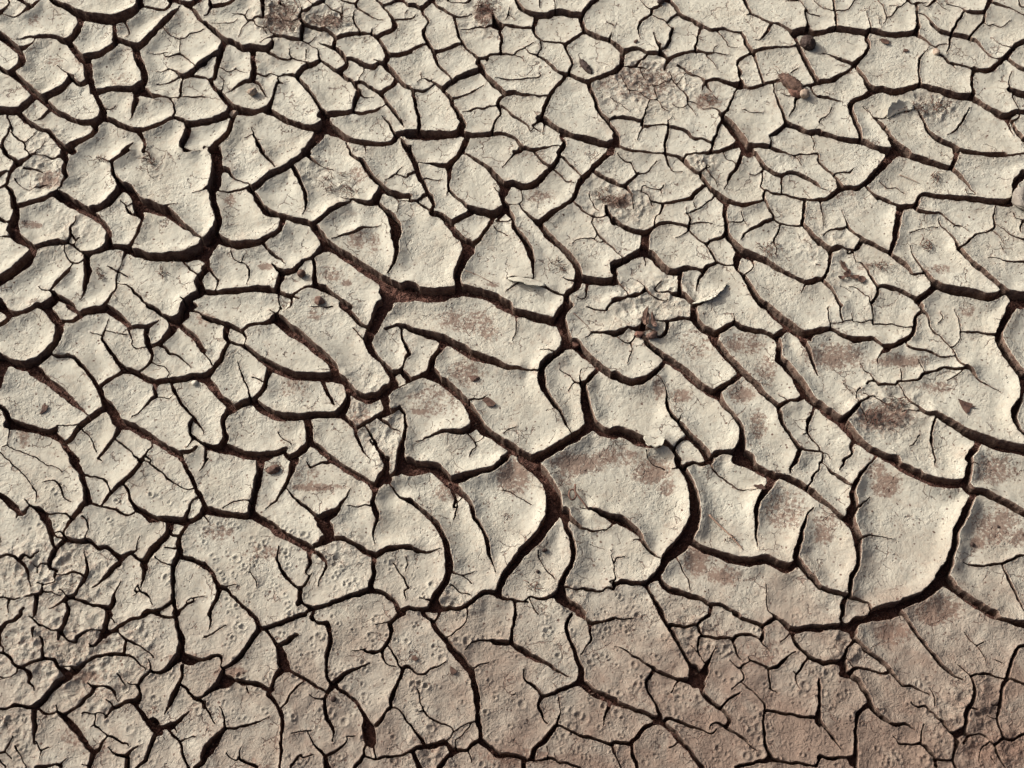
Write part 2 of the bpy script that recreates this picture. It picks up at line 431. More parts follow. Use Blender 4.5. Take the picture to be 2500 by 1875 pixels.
'11': '''
13,0,9 14,8,10 14,18,10 13,28,10 11,36,12 8,42,8
0,41,1.5 5,40,4 9,40,6
8,42,7 9,50,6 12,60,6 15,70,6 15,78,7 12,86,6 10,92,10
14,41,1.5 24,42,1.5 34,40,2.5 44,39,2.5 50,39,4
19,19,5 26,21,4 30,26,2 40,31,1.5 47,35,1.5 50,39,4
50,40,6 57,36,5 66,29,5 76,23,5.5 84,20,5.5 92,14,4
92,14,4 98,9,5 105,4,5 112,0,6
110,2,4 116,7,3.5 122,11,1.5 130,15,1 138,17,1
93,14,4 98,20,5 102,29,4 106,38,4 109,46,3.5 109,55,2.5 105,67,.6
51,42,5 56,49,5 62,58,6.5 70,66,7 78,69,6
78,69,5 88,71,5 98,74,6 108,77,6 116,79,6
116,79,4 124,74,4 132,67,4 141,61,4 150,57,3.5 157,53,2.5
154,50,1 160,51,2 168,54,4 176,56,4.5 184,55,5
148,48,.6 152,51,.8
184,55,6 188,48,7 191,41,7 192,38,6
192,38,5 183,29,5 176,20,5 170,10,4 164,8,3 157,0,2.5
192,39,5 200,44,6 208,46,6 215,47,4 221,47,4
189,57,4 196,63,5 202,69,7 206,77,10 207,86,11 206,96,6 207,106,5 206,114,4 202,122,2.5 197,130,.6
85,72,5 84,78,5 82,84,5 74,90,5 66,94,5 58,98,6 46,100,8 34,101,8 24,98,8 16,94,9 10,92,11
10,92,10 8,98,12 2,104,14 0,108,16
0,98,8 6,92,6 10,86,6
62,96,3 66,102,3 72,107,3 78,112,2.5 83,115,2 86,120,.6
0,124,7 3,120,6 2,112,5
4,124,4 8,128,3 12,134,2 14,138,2 13,144,1.2 12,147,1
0,129,3 4,126,3
28,107,.6 31,114,1.2 37,117,1.2 43,119,1.2 47,124,2 47.5,130,2 46,141,.5
40,116,1 42,111,.5
73,119,2 77,124,2.5 82,128,4 90,129,5 97,127,5 101,122,4 106,116,2.5 112,114,2 116,113,3
116,113,3 121,109,4 126,105,5 130,103,8
84,130,6 81,138,5 79,145,5 78,150,5
116,113,3.5 118,122,4 119,132,4 119,140,4.5 119,145,6
119,145,5 110,146,4 102,150,3 95,154,3 94,160,2.5 93,166,2.5
78,150,5 68,148,7 56,147,6 44,148,6 32,149,6 20,150,6 10,151,6 0,150,6
78,150,4 86,153,4 95,156,3 102,159,.8
80,153,2 81,160,1.5 81,166,1.5
120,145,8 130,148,7 138,153,5 146,158,4.5 154,164,4.5 158,166,4
118,80,8 124,88,8 129,95,9 133,101,10
133,101,9 142,106,8 152,112,8 162,119,8.5 172,126,9 182,132,9.5 192,138,10 200,146,14 206,152,17 221,150,19
196,150,14 199,160,10 198,166,10
204,140,4 212,145,6 221,148,8
138,93,.8 144,91,1.5 151,88,2.5 160,86,3 168,83,3.5 174,80,2.5 190,77.5,.5
195,30,.6 202,25,2 207,23,1.5 214,25,1.5 219,26,2 221,22,1.5
207,23,1.5 210,18,1.8 213,15,.5
61,0,2.5 67,6,3 72,11,3 76,17,.8
204,48,.6 209,52,1 209,58,.6 207,65,.5
210,52,.8 221,52,1.2
''',
'12': '''
0,0,6 4,8,5 8,18,5 12,27,5 17,37,4.5 22,46,4.5 26,55,4 25,61,4 25,65,6
56,0,5 50,7,6 43,14,7 43,22,4 42,30,3.5 42,38,3
10,10,.6 22,10,2 32,13,4 43,14,6
42,38,3 48,45,3 55,52,3 62,58,3.5 67,61,5
42,37,1.5 40,44,.5
0,23,3 7,20,2.5
0,52,2.5 8,52,2.5 13,56,3 20,61,3.5 25,66,5
9,51,2 14,47,2.5 20,44,2.5
25,66,6 34,68,6 39,72,7 45,76,6 
45,75,5 50,73,5 58,69,5 65,65,6 67,62,6
67,61,6 76,64,6 86,66,6.5 93,66,7 98,62,6 104,59,6
40,73,7 45,82,6 52,89,6 58,94,6 63,98,9
90,70,4 86,79,4 80,87,4 75,94,5 70,98,6 64,99,8
57,1,2 64,4,3.5 72,9,4.5 82,15,5 90,23,6 97,30,7 102,37,9
102,34,6 112,33,7 122,36,7 132,35,7 142,28,5.5 150,20,4.5 155,14,4.5 160,7,4 162,0,4
135,0,2 142,7,2.5 149,13,2.5 153,16,4
155,17,2 162,22,2 170,29,1.5 178,31.5,.6
104,36,10 101,44,8 101,50,5 104,57,6 106,63,5 112,71,4
121,40,1.2 121.5,48,1 119,55,1.5
106,56,2 113,55.5,1 119,55,1.5 121,60,2.5 124,64,3
124,64,3 131,70,4.5 138,76,6 145,84,6 152,92,6 161,100,6 170,108,6 177,117,6 182,126,5.5 183,134,7
141,75,6 148,70,6 155,65,5.5 162,60,4.5 168,56,4.5 176,50,4.5 180,43,5 183,34,5 187,27,6 193,22,6 200,15,6 207,8,6 214,2,6 217,0,6
163,3,2.5 170,8,2.5 177,15,2.5 184,22,2
197,19,3 204,24,4 213,29,4.5 221,32,4.5
176,51,2 184,58,2.5 193,65,2.5 202,69,2.5 209,69,2.5 214,67.5,2.5
198,69,2 197,75,1.8 202,84,1.8 207,91,1.8 212,96,1.8 221,103,2
175,97,.6 180,93,1 190,91,1.2 200,92,1.2 204,95,1 209,96,1.2
200,92,1 203,87,1
213,57,3 214,64,4 218,71,4.5 221,76,5
112,71,4 112,78,4.5 117,86,5 123,93,6 128,102,6 131,112,6 133,122,4 134,135,1.5
94,73,2 101,74,1.5 106,74,1.5 109,72,1.5
97,70,2 104,64,3
105,136,.8 113,136,3.5 122,138,4.5 132,139,4.5 142,144,4 152,149,3.5 162,154,3 170,157,4
119,140,2 112,145,1.5 104,150,.5
63,98,12 64,106,12 60,113,10 55,122,8 52,132,7 52,142,7 54,147,8
0,150,12 12,153,13 24,155,13 36,154,13 48,152,12 58,150,11 68,152,11 80,154,10 92,159,10 102,164,9 106,166,9
184,135,7 180,146,6 174,151,6 170,156,7 170,166,7
184,136,8 194,138,7 206,139,7 221,139,8
166,133,.8 174,137,2 182,138,3
192,142,3 191,150,2 190,155,1.5 186,157.5,1.2 182,156,.8
182,140,4 178,148,4
214,166,2.5 221,160,3
100,15,.6 106,9,1.5 113,0,2.5
194,44,.6 199,55,.8 205,62,.4
91,38,.6 94,42,1 99,44,1
15,27,1.8 23,27,1.5 30,28,1 35,28,.4
91,80,.6 95,84,.8 101,86,.7 106,90,.4
218,120,3 221,130,5
''',
'13': '''
4,2,1 7,6,1.5 13,9,1.5 18,11,1.5 22,18,1.5 25,23,2.5
27,20,1 24,24,3 18,29,3 14,34,3.5 11,37,4
0,32,3.5 6,36,3.5 12,38,4 17,43,2.5 20,46,1.5 20.5,58,.6
25,23,1.5 34,21,1.8 40,15,1.2 46,9,.4
38,0,2 46,0,2.5 54,1,3.5 60,2.5,3.5 68,4,4 75,8,4 80,14,3.5 86,20,2.5 93,23,2.5
54,2,2.5 57,10,2 62,17,1.5 66,19,1.2 73,19,.4
75,6,2 78,2,3 85,1,3 95,1,3 105,0,3 114,0,2
138,0,4 136,7,4 132,15,4 127,23,3.5 122,31,2 118,38,.6
118,1,1.5 123,7,1 128,8,1 132,12,1.5
93,23,2.5 94,26,3.5 99,33,3.5 103,38,4 110,44,7 118,51,8
100,12,1 102,15,1.5 98,17,1.5 94,21,2
98,17,2 103,23,1.5 109,28,1.5 111,34,1
99,35,3 92,38,4.5 86,44,4.5 83,49,4.5 74,51,4 62,53.5,3.5 52,53.5,2.5
52,53.5,2.5 46,52,2 40,51,2 38,47,1.5 35,44,1.2 30,42,1 24,41,1
52,54,3 51,60,2.5 49,65,2 45,67,1.5 44,73,1.5 43.5,78,2
30,36,1 33,34,1.2 39,37,1.2 45,38.5,1 50,38,1.5 54,33,1
50,38,1.5 51,43,1
39,50,1 41,56,.8
152,0,3.5 157,8,3.5 162,15,4
162,15,4 168,19,4 175,23,4 181,25,4
181,25,3 186,22,4 195,22,4 204,25,4 214,31,3.5 221,35,3
181,25,3 181,34,2 180,43,2
162,16,2 160,22,2 160,29,2 158,34,1.5 161,39,1.5 164,41,1.5
146,21,1 153,22.5,1 160,20,1.5
162,41,2.5 162,47,3 162,51,3
163,40,2 172,43,2.5 184,44,2.5 196,47,2.5 208,50,3 221,51.5,4
118,51,8 126,54,8 134,56,7 144,56,6.5 153,54,5 162,51,4
121,55,6 119,64,4.5 120,74,4 121,84,4
162,52,3.5 166,59,3 170,66,3 172,72,3
172,72,4 164,75,3.5 155,79,3.5 147,83,3 141,88,2 136,94,.8
172,72,3 179,76,3 188,78,3 197,79,3 202,78,3.5
205,51,2.5 204,60,3 203,70,3.5 203,78,4 209,85,4 216,93,5 221,97,6
180,77,2 177,84,2 174,91,2 173,96,2 176,103,1.5 175,110,.5
173,96,1.2 169,97,.6
124,76,.8 132,75,1.5 139,74,1.2 136,65,.6
139,73,1 144,78,.6
121,84,5 121,88,5 126,95,5 131,101,6 136,107,9
121,87,4 114,92,3.5 105,94,2.5 102,97,3 99,98,3
99,98,3 92,94,2 85,87,2 80,82,2.5
80,83,3 82,76,2.5 82,70,2 79,65,1.2 78,60,.6
82,76,1.5 91,75,2 100,75,1.5 106,76,.6
80,83,1.5 73,88,1 67,91,1
79,79,3 71,77,3 64,75,2.5 54,76,3 44,79,4 38,84,5 32,87,8
0,71,5 6,77,6 14,82,6 22,85,6 32,87,8 33,94,8 32,102,8 32,107,10
32,107,8 22,110,6 11,116,6 0,121,7
32,107,8 40,110,7 46,117,6 54,125,6 62,129,5.5 68,129,5
0,119,5 1,130,4 1,140,4
33,111,2 33,120,.6
99,98,3 103,105,3 107,112,3 111,118,3.5
111,118,3.5 104,121,3.5 100,124,4 97,128,4.5
68,128,4.5 76,126,4 84,125,3.5 90,126,3 97,128,4
97,129,3 92,134,2.5 90,141,2.5 89,149,.8
111,118,3 117,121,2.5 124,121.5,2 130,121.5,2
136,107,9 133,114,7 132,121,5 132,127,4 137,132,4 143,139,4.5 147,147,5.5 152,155,6.5 158,163,7 160,166,7
136,106,6 143,110,8 152,113,7 162,117,6 173,123,5.5 184,129,5 195,135,4.5 205,140,5 212,140,6 221,136,6
147,114,2 150,121,1.5 147,126,1.5 142,131,2
206,143,1.5 203,148,1 202,151,.5
70,131,4.5 70,140,4 70,150,4
70,152,6 62,151,4 57,149,3 50,148,2 47,147,1.5
70,152,6 76,156,4.5 83,161,4 88,163,5 96,160,4.5 104,155,4 112,149,3 121,141,1
34,148,4 29,151,4 20,154,4 14,154,3 8,157,4 0,159,5
34,148,3 32,144,1.2 25,135,.6
34,149,2.5 42,154,2 49,157,1.5 54,159,1.2 58,157,.6
0,139,3 6,142,1.5 11,146,1.5 15,151,1.5
50,136,1 46,142,1.5 43,146,1.2
0,104,1 5,109,1 9,112,1
86,53,.8 88,60,.6
212,92,.8 216,96,1.5
218,119,.8 221,120,1
78,66,1 84,64,1.5 92,60,1.5 100,54,1.5 108,47,1.5
175,60,.6 182,67,.4
185,0,2 194,3,1.5 200,8,1 203,13,.5
194,2,1.5 202,0.5,2 210,1,2 219,0,2.5 221,5,2
''',
'14': '''
0,8,2.5 6,15,3 13,22,3 19,28,3 22,34,5 24,38,5
24,38,5 16,44,5.5 8,49,5 0,51,5
24,37,4 33,38,4 42,38,4 48,34,4.5 54,29,5.5 62,21,6 70,12,7 75,6,8 76,0,9
76,4,8 86,0,6
90,0,5 100,4,7 112,8,7 124,12,6.5 134,15,6 142,17,5
142,17,4 145,10,4 149,0,4
143,18,4 150,24,4 157,30,3 163,37,2 169,44,1
159,39,.6 160,43,.8 163,44,.6
155,0,3 165,1,4 180,2,5 195,3,4.5 210,2,4 221,0,4
52,36,2.5 57,42,3 63,47,3.5 72,51,4 82,55,4 88,58,5
60,46,1.5 64,51,1
88,58,6 96,58,6 103,57,5.5 106,53,4 108,47,4 113,45,4 124,46,5 138,48,5.5 155,49,6 172,51,6.5 190,53,7 205,53,8 212,48,7
212,48,6 211,40,5 212,32,6 218,25,8 221,22,8
212,46,4 211,36,4
87,61,7 85,72,6 83,84,5.5 80,96,4.5 76,109,4
76,110,3.5 66,105,3.5 55,99,3.5 46,95,4
46,95,4 39,89,3.5 34,84,3 30,79,3 28,72,1.5 26,66,1 24,60,.6
30,80,2.5 22,83,3 14,83,2.5 8,86,1.5 4,90,.5
46,96,4 41,103,3.5 37,106,2 31,108,1.5
37,105,1.5 30,104,1.5 24,102,2 19,103,5 14,105,5
0,96,4 6,101,4.5 11,106,5 11,115,3.5 10,125,3.5 6,132,3.5 2,137,4
2,137,5 8,143,4 15,151,3.5 19,160,3.5 22,166,4
1,54,2 3,66,1.5 4,79,.5
76,111,3 84,116,3.5 92,122,3.5 100,130,2.5 106,131.5,1.5 114,131,1.2
99,100,.6 102,110,1.5 105,118,2.5 110,125,2.5 115,131,3 120,139,4 125,144,6
130,71,.8 131,77,1.8 138,83,2 144,91,2.5 148,99,3 151,106,4.5
98,86,.5 106,83,1 118,80,1 128,79,.8
102,60,3 108,63,4 116,65,3.5 124,65,3 131,64,2.5 138,70,1.5 146,77,1.5 154,78,1 162,84,.4
146,77,1 145,80,.5
153,102,3 160,96,2.5 168,88,2.5 178,86,2 186,83,3 190,77,2.5 189,68,2 191,57,.6
188,84,1.2 195,90,1 200,98,.5
192,76,.6 200,83,1.2 208,88,1.8 216,92,2 221,93,2.5
181,113,.6 190,113,1 198,116,1.5 203,118,2.5 212,118,2.5 221,118,3
195,97,.8 200,107,.4
151,106,4.5 158,114,4.5 166,122,4.5 174,129,4.5 183,136,5 192,144,5 200,151,5.5 208,154,6 221,155,6
124,144,8 134,148,8 146,151,9 158,153,9 170,156,8.5 182,158,8 192,155,6 199,151,5
124,146,7 117,152,6 110,157,6 105,161,6
105,160,4.5 98,156,4 90,151,4 82,148,4 74,146,4 68,145,4 63,146,4
63,146,4 58,138,3 54,130,2.5 50,123,2 45,117,1.2
63,147,3.5 64,152,3.5 60,158,3 56,162,2.5 57,166,2
38,108,1 40,116,.6
33,144,.5 40,145,1.2 46,150,1.5 48,153,1.2 53,155,1.2 55,162,1.2
105,161,5 108,165,4 110,166,4
203,154,8 210,160,10 216,164,9 221,162,9
210,160,5 206,166,5
210,64,.8 214,70,1 221,71,1
220,72,2.5 219,79,2 217,85,.8
221,59,1.5 216,57,2 210,54,2
18,21,1.5 26,20,1.8 33,20,2 38,15,1.2
64,29,.6 72,35,1 78,37,1.2 84,36,1 94,43,.4
0,36,1 8,39,.5
23,144,.4 30,146,.8 35,150,.4
''',
'20': '''
0,2,7 5,4,7 11,9,8 18,10,6 26,8,4.5 34,5,4.5 42,0,6
13,10,7 8,16,6 0,21,6
42,0,7 50,2,8 57,9,9 63,17,9
63,17,8 72,17,6 80,16,5.5 86,12,6 92,7,8
74,0,4 80,3,4 86,7,4
48,1,5 54,0,4
92,7,8 100,5,9 110,4,9 118,4,8 124,8,8 131,13,7 137,18,6 142,23,5
142,23,4.5 150,22,4 158,22,4 160,22,4
172,14,.8 166,18,3 160,22,4.5
160,22,5 159,30,5 160,38,5 162,45,4.5 164,52,4 162,59,3.5 156,66,2.5 150,71,1
160,0,4 168,4,4 176,9,3.5 182,13,4 187,16,7
208,0,8 200,3,9 200,9,10 194,14,9 188,16,8
188,16,8 186,25,8 180,32,6 174,38,5 168,41,4 163,42,4
188,16,7 196,21,5 204,28,5 211,34,5 217,43,5 221,48,4.5
172,42,3 178,44,3 183,49,2.5 190,51,2 197,55,1.8 203,60,1.5 206,65,.5
163,60,1 170,62,.8 178,64,.8 183,69,.8 181,75,.8
205,4,2 213,6,1.5 221,10,2
66,20,9 65,30,8 62,40,7 57,46,7 51,52,6.5 44,58,6.5 38,61,7 33,63,7
0,57,9 6,60,9 13,62,8 22,65,8.5 33,66,9 41,71,12 48,77,10
48,77,10 54,82,8 61,88,8 68,93,7 75,99,6 82,106,5 88,111,3 95,116,.6
8,64,5 5,70,7 3,79,5 0,89,4
1,62,5 1,72,6 0,80,4
56,52,.8 62,54,2.5 70,53,2 76,53,3 82,57,4 88,63,4 94,70,4 100,78,4 105,86,4.5 108,90,5
108,88,5 114,84,4.5 122,79,4.5 130,74,4.5 135,70,4.5
135,69,6 129,62,4.5 123,54,4 117,46,4 113,39,3 110,33,2.5 113,26,2 117,15,.6
111,31,1.5 104,29,1 97,28,1
136,70,6 144,71,6 152,74,6 160,79,6 168,82,5.5 176,80,5 188,79,6 200,78,6 210,76,7 221,78,10
170,83,3 168,90,3.5 169,97,3.5 164,101,3 158,107,2.5 152,113,2 143,120,.5
169,97,1.5 176,98,.8 182,100,.8 187,97,.8
186,82,3 188,90,4 192,99,4 197,107,3.5 204,115,3 211,122,3
211,123,3 216,128,2.5 219,132,1.5 219.5,137,.6
208,123,3.5 205,130,3.5 206,137,3 210,142,3.5 216,146,3.5 221,150,4
210,142,3 206,148,2 202,153,.6
108,90,6 111,97,6 114,103,8 118,108,9
118,108,9 110,112,6 103,117,7 96,122,7 88,128,7 82,135,5 77,143,4 71,148,4
62,129,1.5 70,128,1.2 78,127,1.2 88,126,1.2
0,109,3 5,112,6 9,117,6 11,124,5
11,128,10 22,130,9 34,133,7.5 46,136,7 56,137,8 61,132,4 62,129,2
56,137,8 62,142,7 69,148,6 74,155,6 79,161,6 83,166,6
12,125,4 11,133,1.5 10,142,1.2 9,149,1
9,149,1 5,151,.8 2,152,.5
9,150,1 16,154,.8 24,156,.8 32,160,.8 40,163,.8 44,166,.8
118,108,9 122,114,9 127,122,9 132,128,9
134,128,9 142,130,7.5 152,136,7 164,143,6.5 176,151,6 186,156,5.5 194,160,5.5 198,166,5
130,131,5 127,137,5 124,142,4 120,148,4 115,155,3.5 110,160,3 106,164,1.5
124,142,2 130,147,2 137,152,2 142,157,1.5 144,161,1.5 150,165,3
165,146,1.5 164,152,1.5 159,157,2 155,162,3 150,166,3
157,161,2 163,166,2
192,160,5 200,159,4 208,157,4 213,153,3
106,163,1.5 110,166,1.5
0,158,1 6,163,1 10,166,1
139,25,2.5 142,32,2 144,36,1
142,40,1 148,45,1 158,44,1
117,26,1 126,29,1 137,30,.8
91,134,1 97,139,1 100,149,.8 105,157,.4
''',
'21': '''
0,11,4 8,15,4 18,18,4 27,21,4 36,25,4 42,29,3
41,27,3.5 47,22,3.5 54,20,3.5 64,19,4 72,16,6
82,0,2.5 80,6,3 76,11,6 72,16,6
70,3,.8 77,7,1.2
86,4,1 91,1,1.5
42,29,3 45,34,2 43,40,1.5
24,24,5 23,33,5 26,38,4.5
26,38,4 34,41,3 42,43,4 50,48,4.5 58,55,5 66,61,6 71,65,7
26,40,4 21,50,4 18,58,5 11,65,5.5 4,73,7 0,76,9
0,78,9 6,84,7.5 13,92,6 19,99,6 26,105,6 33,109,6
33,109,7 42,105,6.5 52,102,7 58,97,6 64,90,5 67,80,5 70,70,6 71,65,7
36,59,.6 38,67,1.2 42,76,1.8 46,84,2 48,91,2 49,98,2.5
51,75,.6 56,77,.8 62,82,.8
72,66,8 82,71,9 92,74,9 104,76,8 118,77,8 130,77,8 140,76,9
76,13,10 84,19,10 92,25,10 102,32,9.5 112,39,9 122,48,8.5 130,55,7.5 137,62,6 141,70,7
140,76,10 148,80,9 153,84,5 158,90,7 166,96,8 174,99,8 182,98,9 190,95,8 197,91,12
152,84,4 155,94,4 154,102,5 149,112,8 145,117,9
127,80,4.5 130,88,4 134,96,3.5 138,103,3 140,106,2
55,103,7 60,109,7 68,114,7.5 78,118,8 90,120,7 102,120,6 112,118,6 124,117,6 136,117,6 145,117,8
150,120,6 156,126,4.5 163,131,5
163,132,4 172,127,4.5 180,122,4.5 188,118,5 196,115,8 197,108,6 196,100,7
30,110,9 24,116,7 21,124,5 22,134,5 23,142,6 20,149,8
0,149,5 8,153,8 20,155,11 30,156,9 42,160,9 54,162,9.5 66,161,9 78,158,6 88,153,4
86,156,4 90,162,5 96,162,7 104,158,7 112,150,8 114,146,7
114,146,7 113,136,7 112,128,7 111,120,7
116,148,6 124,154,6 132,161,6 138,166,6
2,152,4 1,160,3 1,166,2.5
79,134,.6 83,142,1.5 89,145,1.5 94,149,1.2
148,0,5 156,6,5.5 163,14,5.5 169,20,4 178,24,3
192,0,14 189,8,13 186,16,12 182,24,12 178,31,8 177,40,7.5 181,50,6.5 188,57,5 194,63,5 199,70,6 203,78,7 203,86,10 197,92,12
160,23,1 166,30,1.2 172,36,1.5 176,38,2
196,24,3 204,21,3 212,21,4 221,24,5
211,23,2 213,32,2.5 217,40,3 220,46,3.5
221,50,4 217,55,3 215,62,2 212,68,4 207,71,5 200,72,6
212,69,5 217,74,6 221,77,5
204,90,6 212,87,3 221,83,2.5
200,115,5 206,112,3 211,109,2.5
186,120,3 193,124,3 200,128,2.5 206,132,1.5 211,135,.6
211,109,2.5 216,115,2.5 218,124,3 217,134,4 214,146,5 212,156,7 211,166,8
163,132,4 164,140,3.5 167,147,3 172,156,2 178,164,.8
174,128,1.5 178,135,2 183,143,2.5 187,153,4 192,163,5 194,166,5
182,148,2.5 179,143,1
138,1,2 132,1,1.5 124,0,1 115,0,.8
0,52,1.5 5,58,.8 7,62,.4
''',
'22': '''
96,0,5 104,3,8 114,8,8 124,10,8 136,14,8.5 148,17,9 158,19,9
172,0,8 165,7,10 161,15,10
161,15,10 165,23,10 168,32,11 170,42,12
170,42,10 178,42,11 186,50,8 194,58,7.5 203,66,7 212,72,6 221,78,6
167,45,6 160,52,6 152,57,6 146,63,6 142,69,6
0,25,5 10,28,6 24,32,6.5 36,36,8 46,41,9
38,40,8 33,47,6 27,55,5 24,63,6 22,70,7
46,41,9 58,48,10 70,55,10.5 82,58,10 92,62,7.5 104,67,5 116,69,4 128,70,2 138,71,1.5
142,70,6 142,78,8 144,88,6.5 149,97,6 155,106,5 162,115,4 167,124,3 171,132,1.5 174,136,.5
205,68,3.5 198,75,4 192,81,4 188,83,4.5
188,83,5 188,94,7 190,105,9 193,116,10 196,126,12
162,68,.6 172,75,1 179,82,2 184,83,2 188,84,3
179,82,1.2 174,88,1 171,91,.4
186,82,1.5 184,75,1.5 186,68,.5
196,126,9 203,132,10 210,137,10 221,140,9
196,128,10 188,136,10 178,143,11 166,150,10 154,157,9 146,162,10 138,166,12
12,75,4 18,72,4 24,72,9 30,78,9
0,81,7 8,78,6 16,76,7 30,80,9 40,87,9 50,95,8 60,103,8 66,113,8 70,121,10 75,127,9
66,102,2.5 74,101,2 82,97,.6
72,124,9 66,132,7 58,137,6 48,137,5 38,136,4 28,138,3 18,141,2 8,146,.5
64,139,1.5 69,145,2 71,151,1.5 67,155,1.2 65,162,.5
70,147,1 76,145,.8 80,141,.5
74,128,9 84,137,9 96,145,8.5 108,153,9 120,160,9 130,166,10
110,158,5 106,163,5 102,166,5
98,0,1 98,0,1
191,0,1.5 200,3,2 208,4,2.5 214,2,2
198,28,2.5 206,29,2.5 214,30,4 221,30,4
198,28,1.5 190,35,.5
158,51,.8 150,48,.7 142,47,.4
102,139,.6 106,133,.8 114,130,.4
115,14,.8 116,24,1 111,37,.5
''',
'23': '''
0,32,5 5,28,5 10,25,4 14,23,2.5
33,8,4 33,16,6 30,23,6 27,30,6
14,23,2 20,25,3 28,25,6 36,25,3 42,26,2
2,33,1.5 8,37,1.8 15,40,1.8 19,37,2 22,33,1.8 26,30,3
18,41,1.8 19,46,1.2
19,46,1 17,52,1 14,62,.5
27,31,4 32,35,4 35,41,5 41,47,5.5 48,52,6 56,57,7
41,15,.8 48,14,1.5 60,14,3 70,13,4 80,13,4.5 84,13,6
57,15,4 58,22,4 54,29,4 50,33,3 44,33,2.5 40,32,2
86,0,7 86,10,7 89,18,7 96,24,7 104,29,8 110,33,6
109,30,6 116,26,6 123,22,5 130,19,4
129,8,.5 130,18,1.2
130,19,5 138,24,6 148,27,5.5 158,28,4.5 166,31,4 174,34,4
174,34,6 181,29,6 189,24,6
164,0,7 170,7,8 178,14,9 186,20,9 194,27,10 204,33,11 212,30,7 221,28,6
198,30,8 203,39,6 209,50,4 214,61,3 220,74,1.5
204,34,4 210,38,3
105,30,9 108,38,7 115,47,6.5 123,56,6.5 131,64,7 138,72,8 146,80,7 154,88,6.5 162,97,6.5 170,104,6.5 176,109,6
176,38,4 177,48,5 178,58,7 186,66,7 194,75,6.5 200,85,8 206,95,9 214,104,8 221,108,7
204,97,6 197,102,5 190,101,3
190,101,3 185,104,5 178,108,5
178,94,.6 184,98,1
135,75,6 128,81,6 120,87,5.5 112,92,6
176,109,5 178,118,4.5 182,128,4.5 190,140,4 197,150,4.5 201,154,4.5
201,154,4 198,160,4.5 195,166,4.5
201,154,3 210,155,2.5 221,156,2
56,57,7 66,64,7.5 76,72,7.5 86,81,7.5 96,89,7.5 104,94,8 110,97,8
110,97,6 116,106,5.5 124,115,4.5 131,123,4.5 137,132,5 138,142,6 137,150,8 134,157,9
54,59,4 50,66,4 44,72,5 36,79,6 28,82,6.5 18,84,7 8,80,7 0,75,6
45,76,.8 51,80,.8 55,87,1 55.5,94,2 57,104,3 59,114,4 65,122,4.5 72,130,5 80,139,5.5 88,148,6 96,157,7 102,166,8
70,122,1.5 71,119,.5
80,141,3 74,143,2.5 69,146,3 66,152,2.5
0,136,9 10,138,10 22,144,10 34,149,10 46,149,8 52,147,5
52,147,5 58,152,4 63,156,4.5 68,164,5 70,166,5
35,157,.8 36,163,1 38,166,1
108,160,5 118,158,4 128,159,5 134,158,9 140,162,12 146,166,12
216,108,3 213,116,2.5 209,125,3 208,133,2.5 213,142,2 221,151,2
208,136,1 203,137,.5
''',
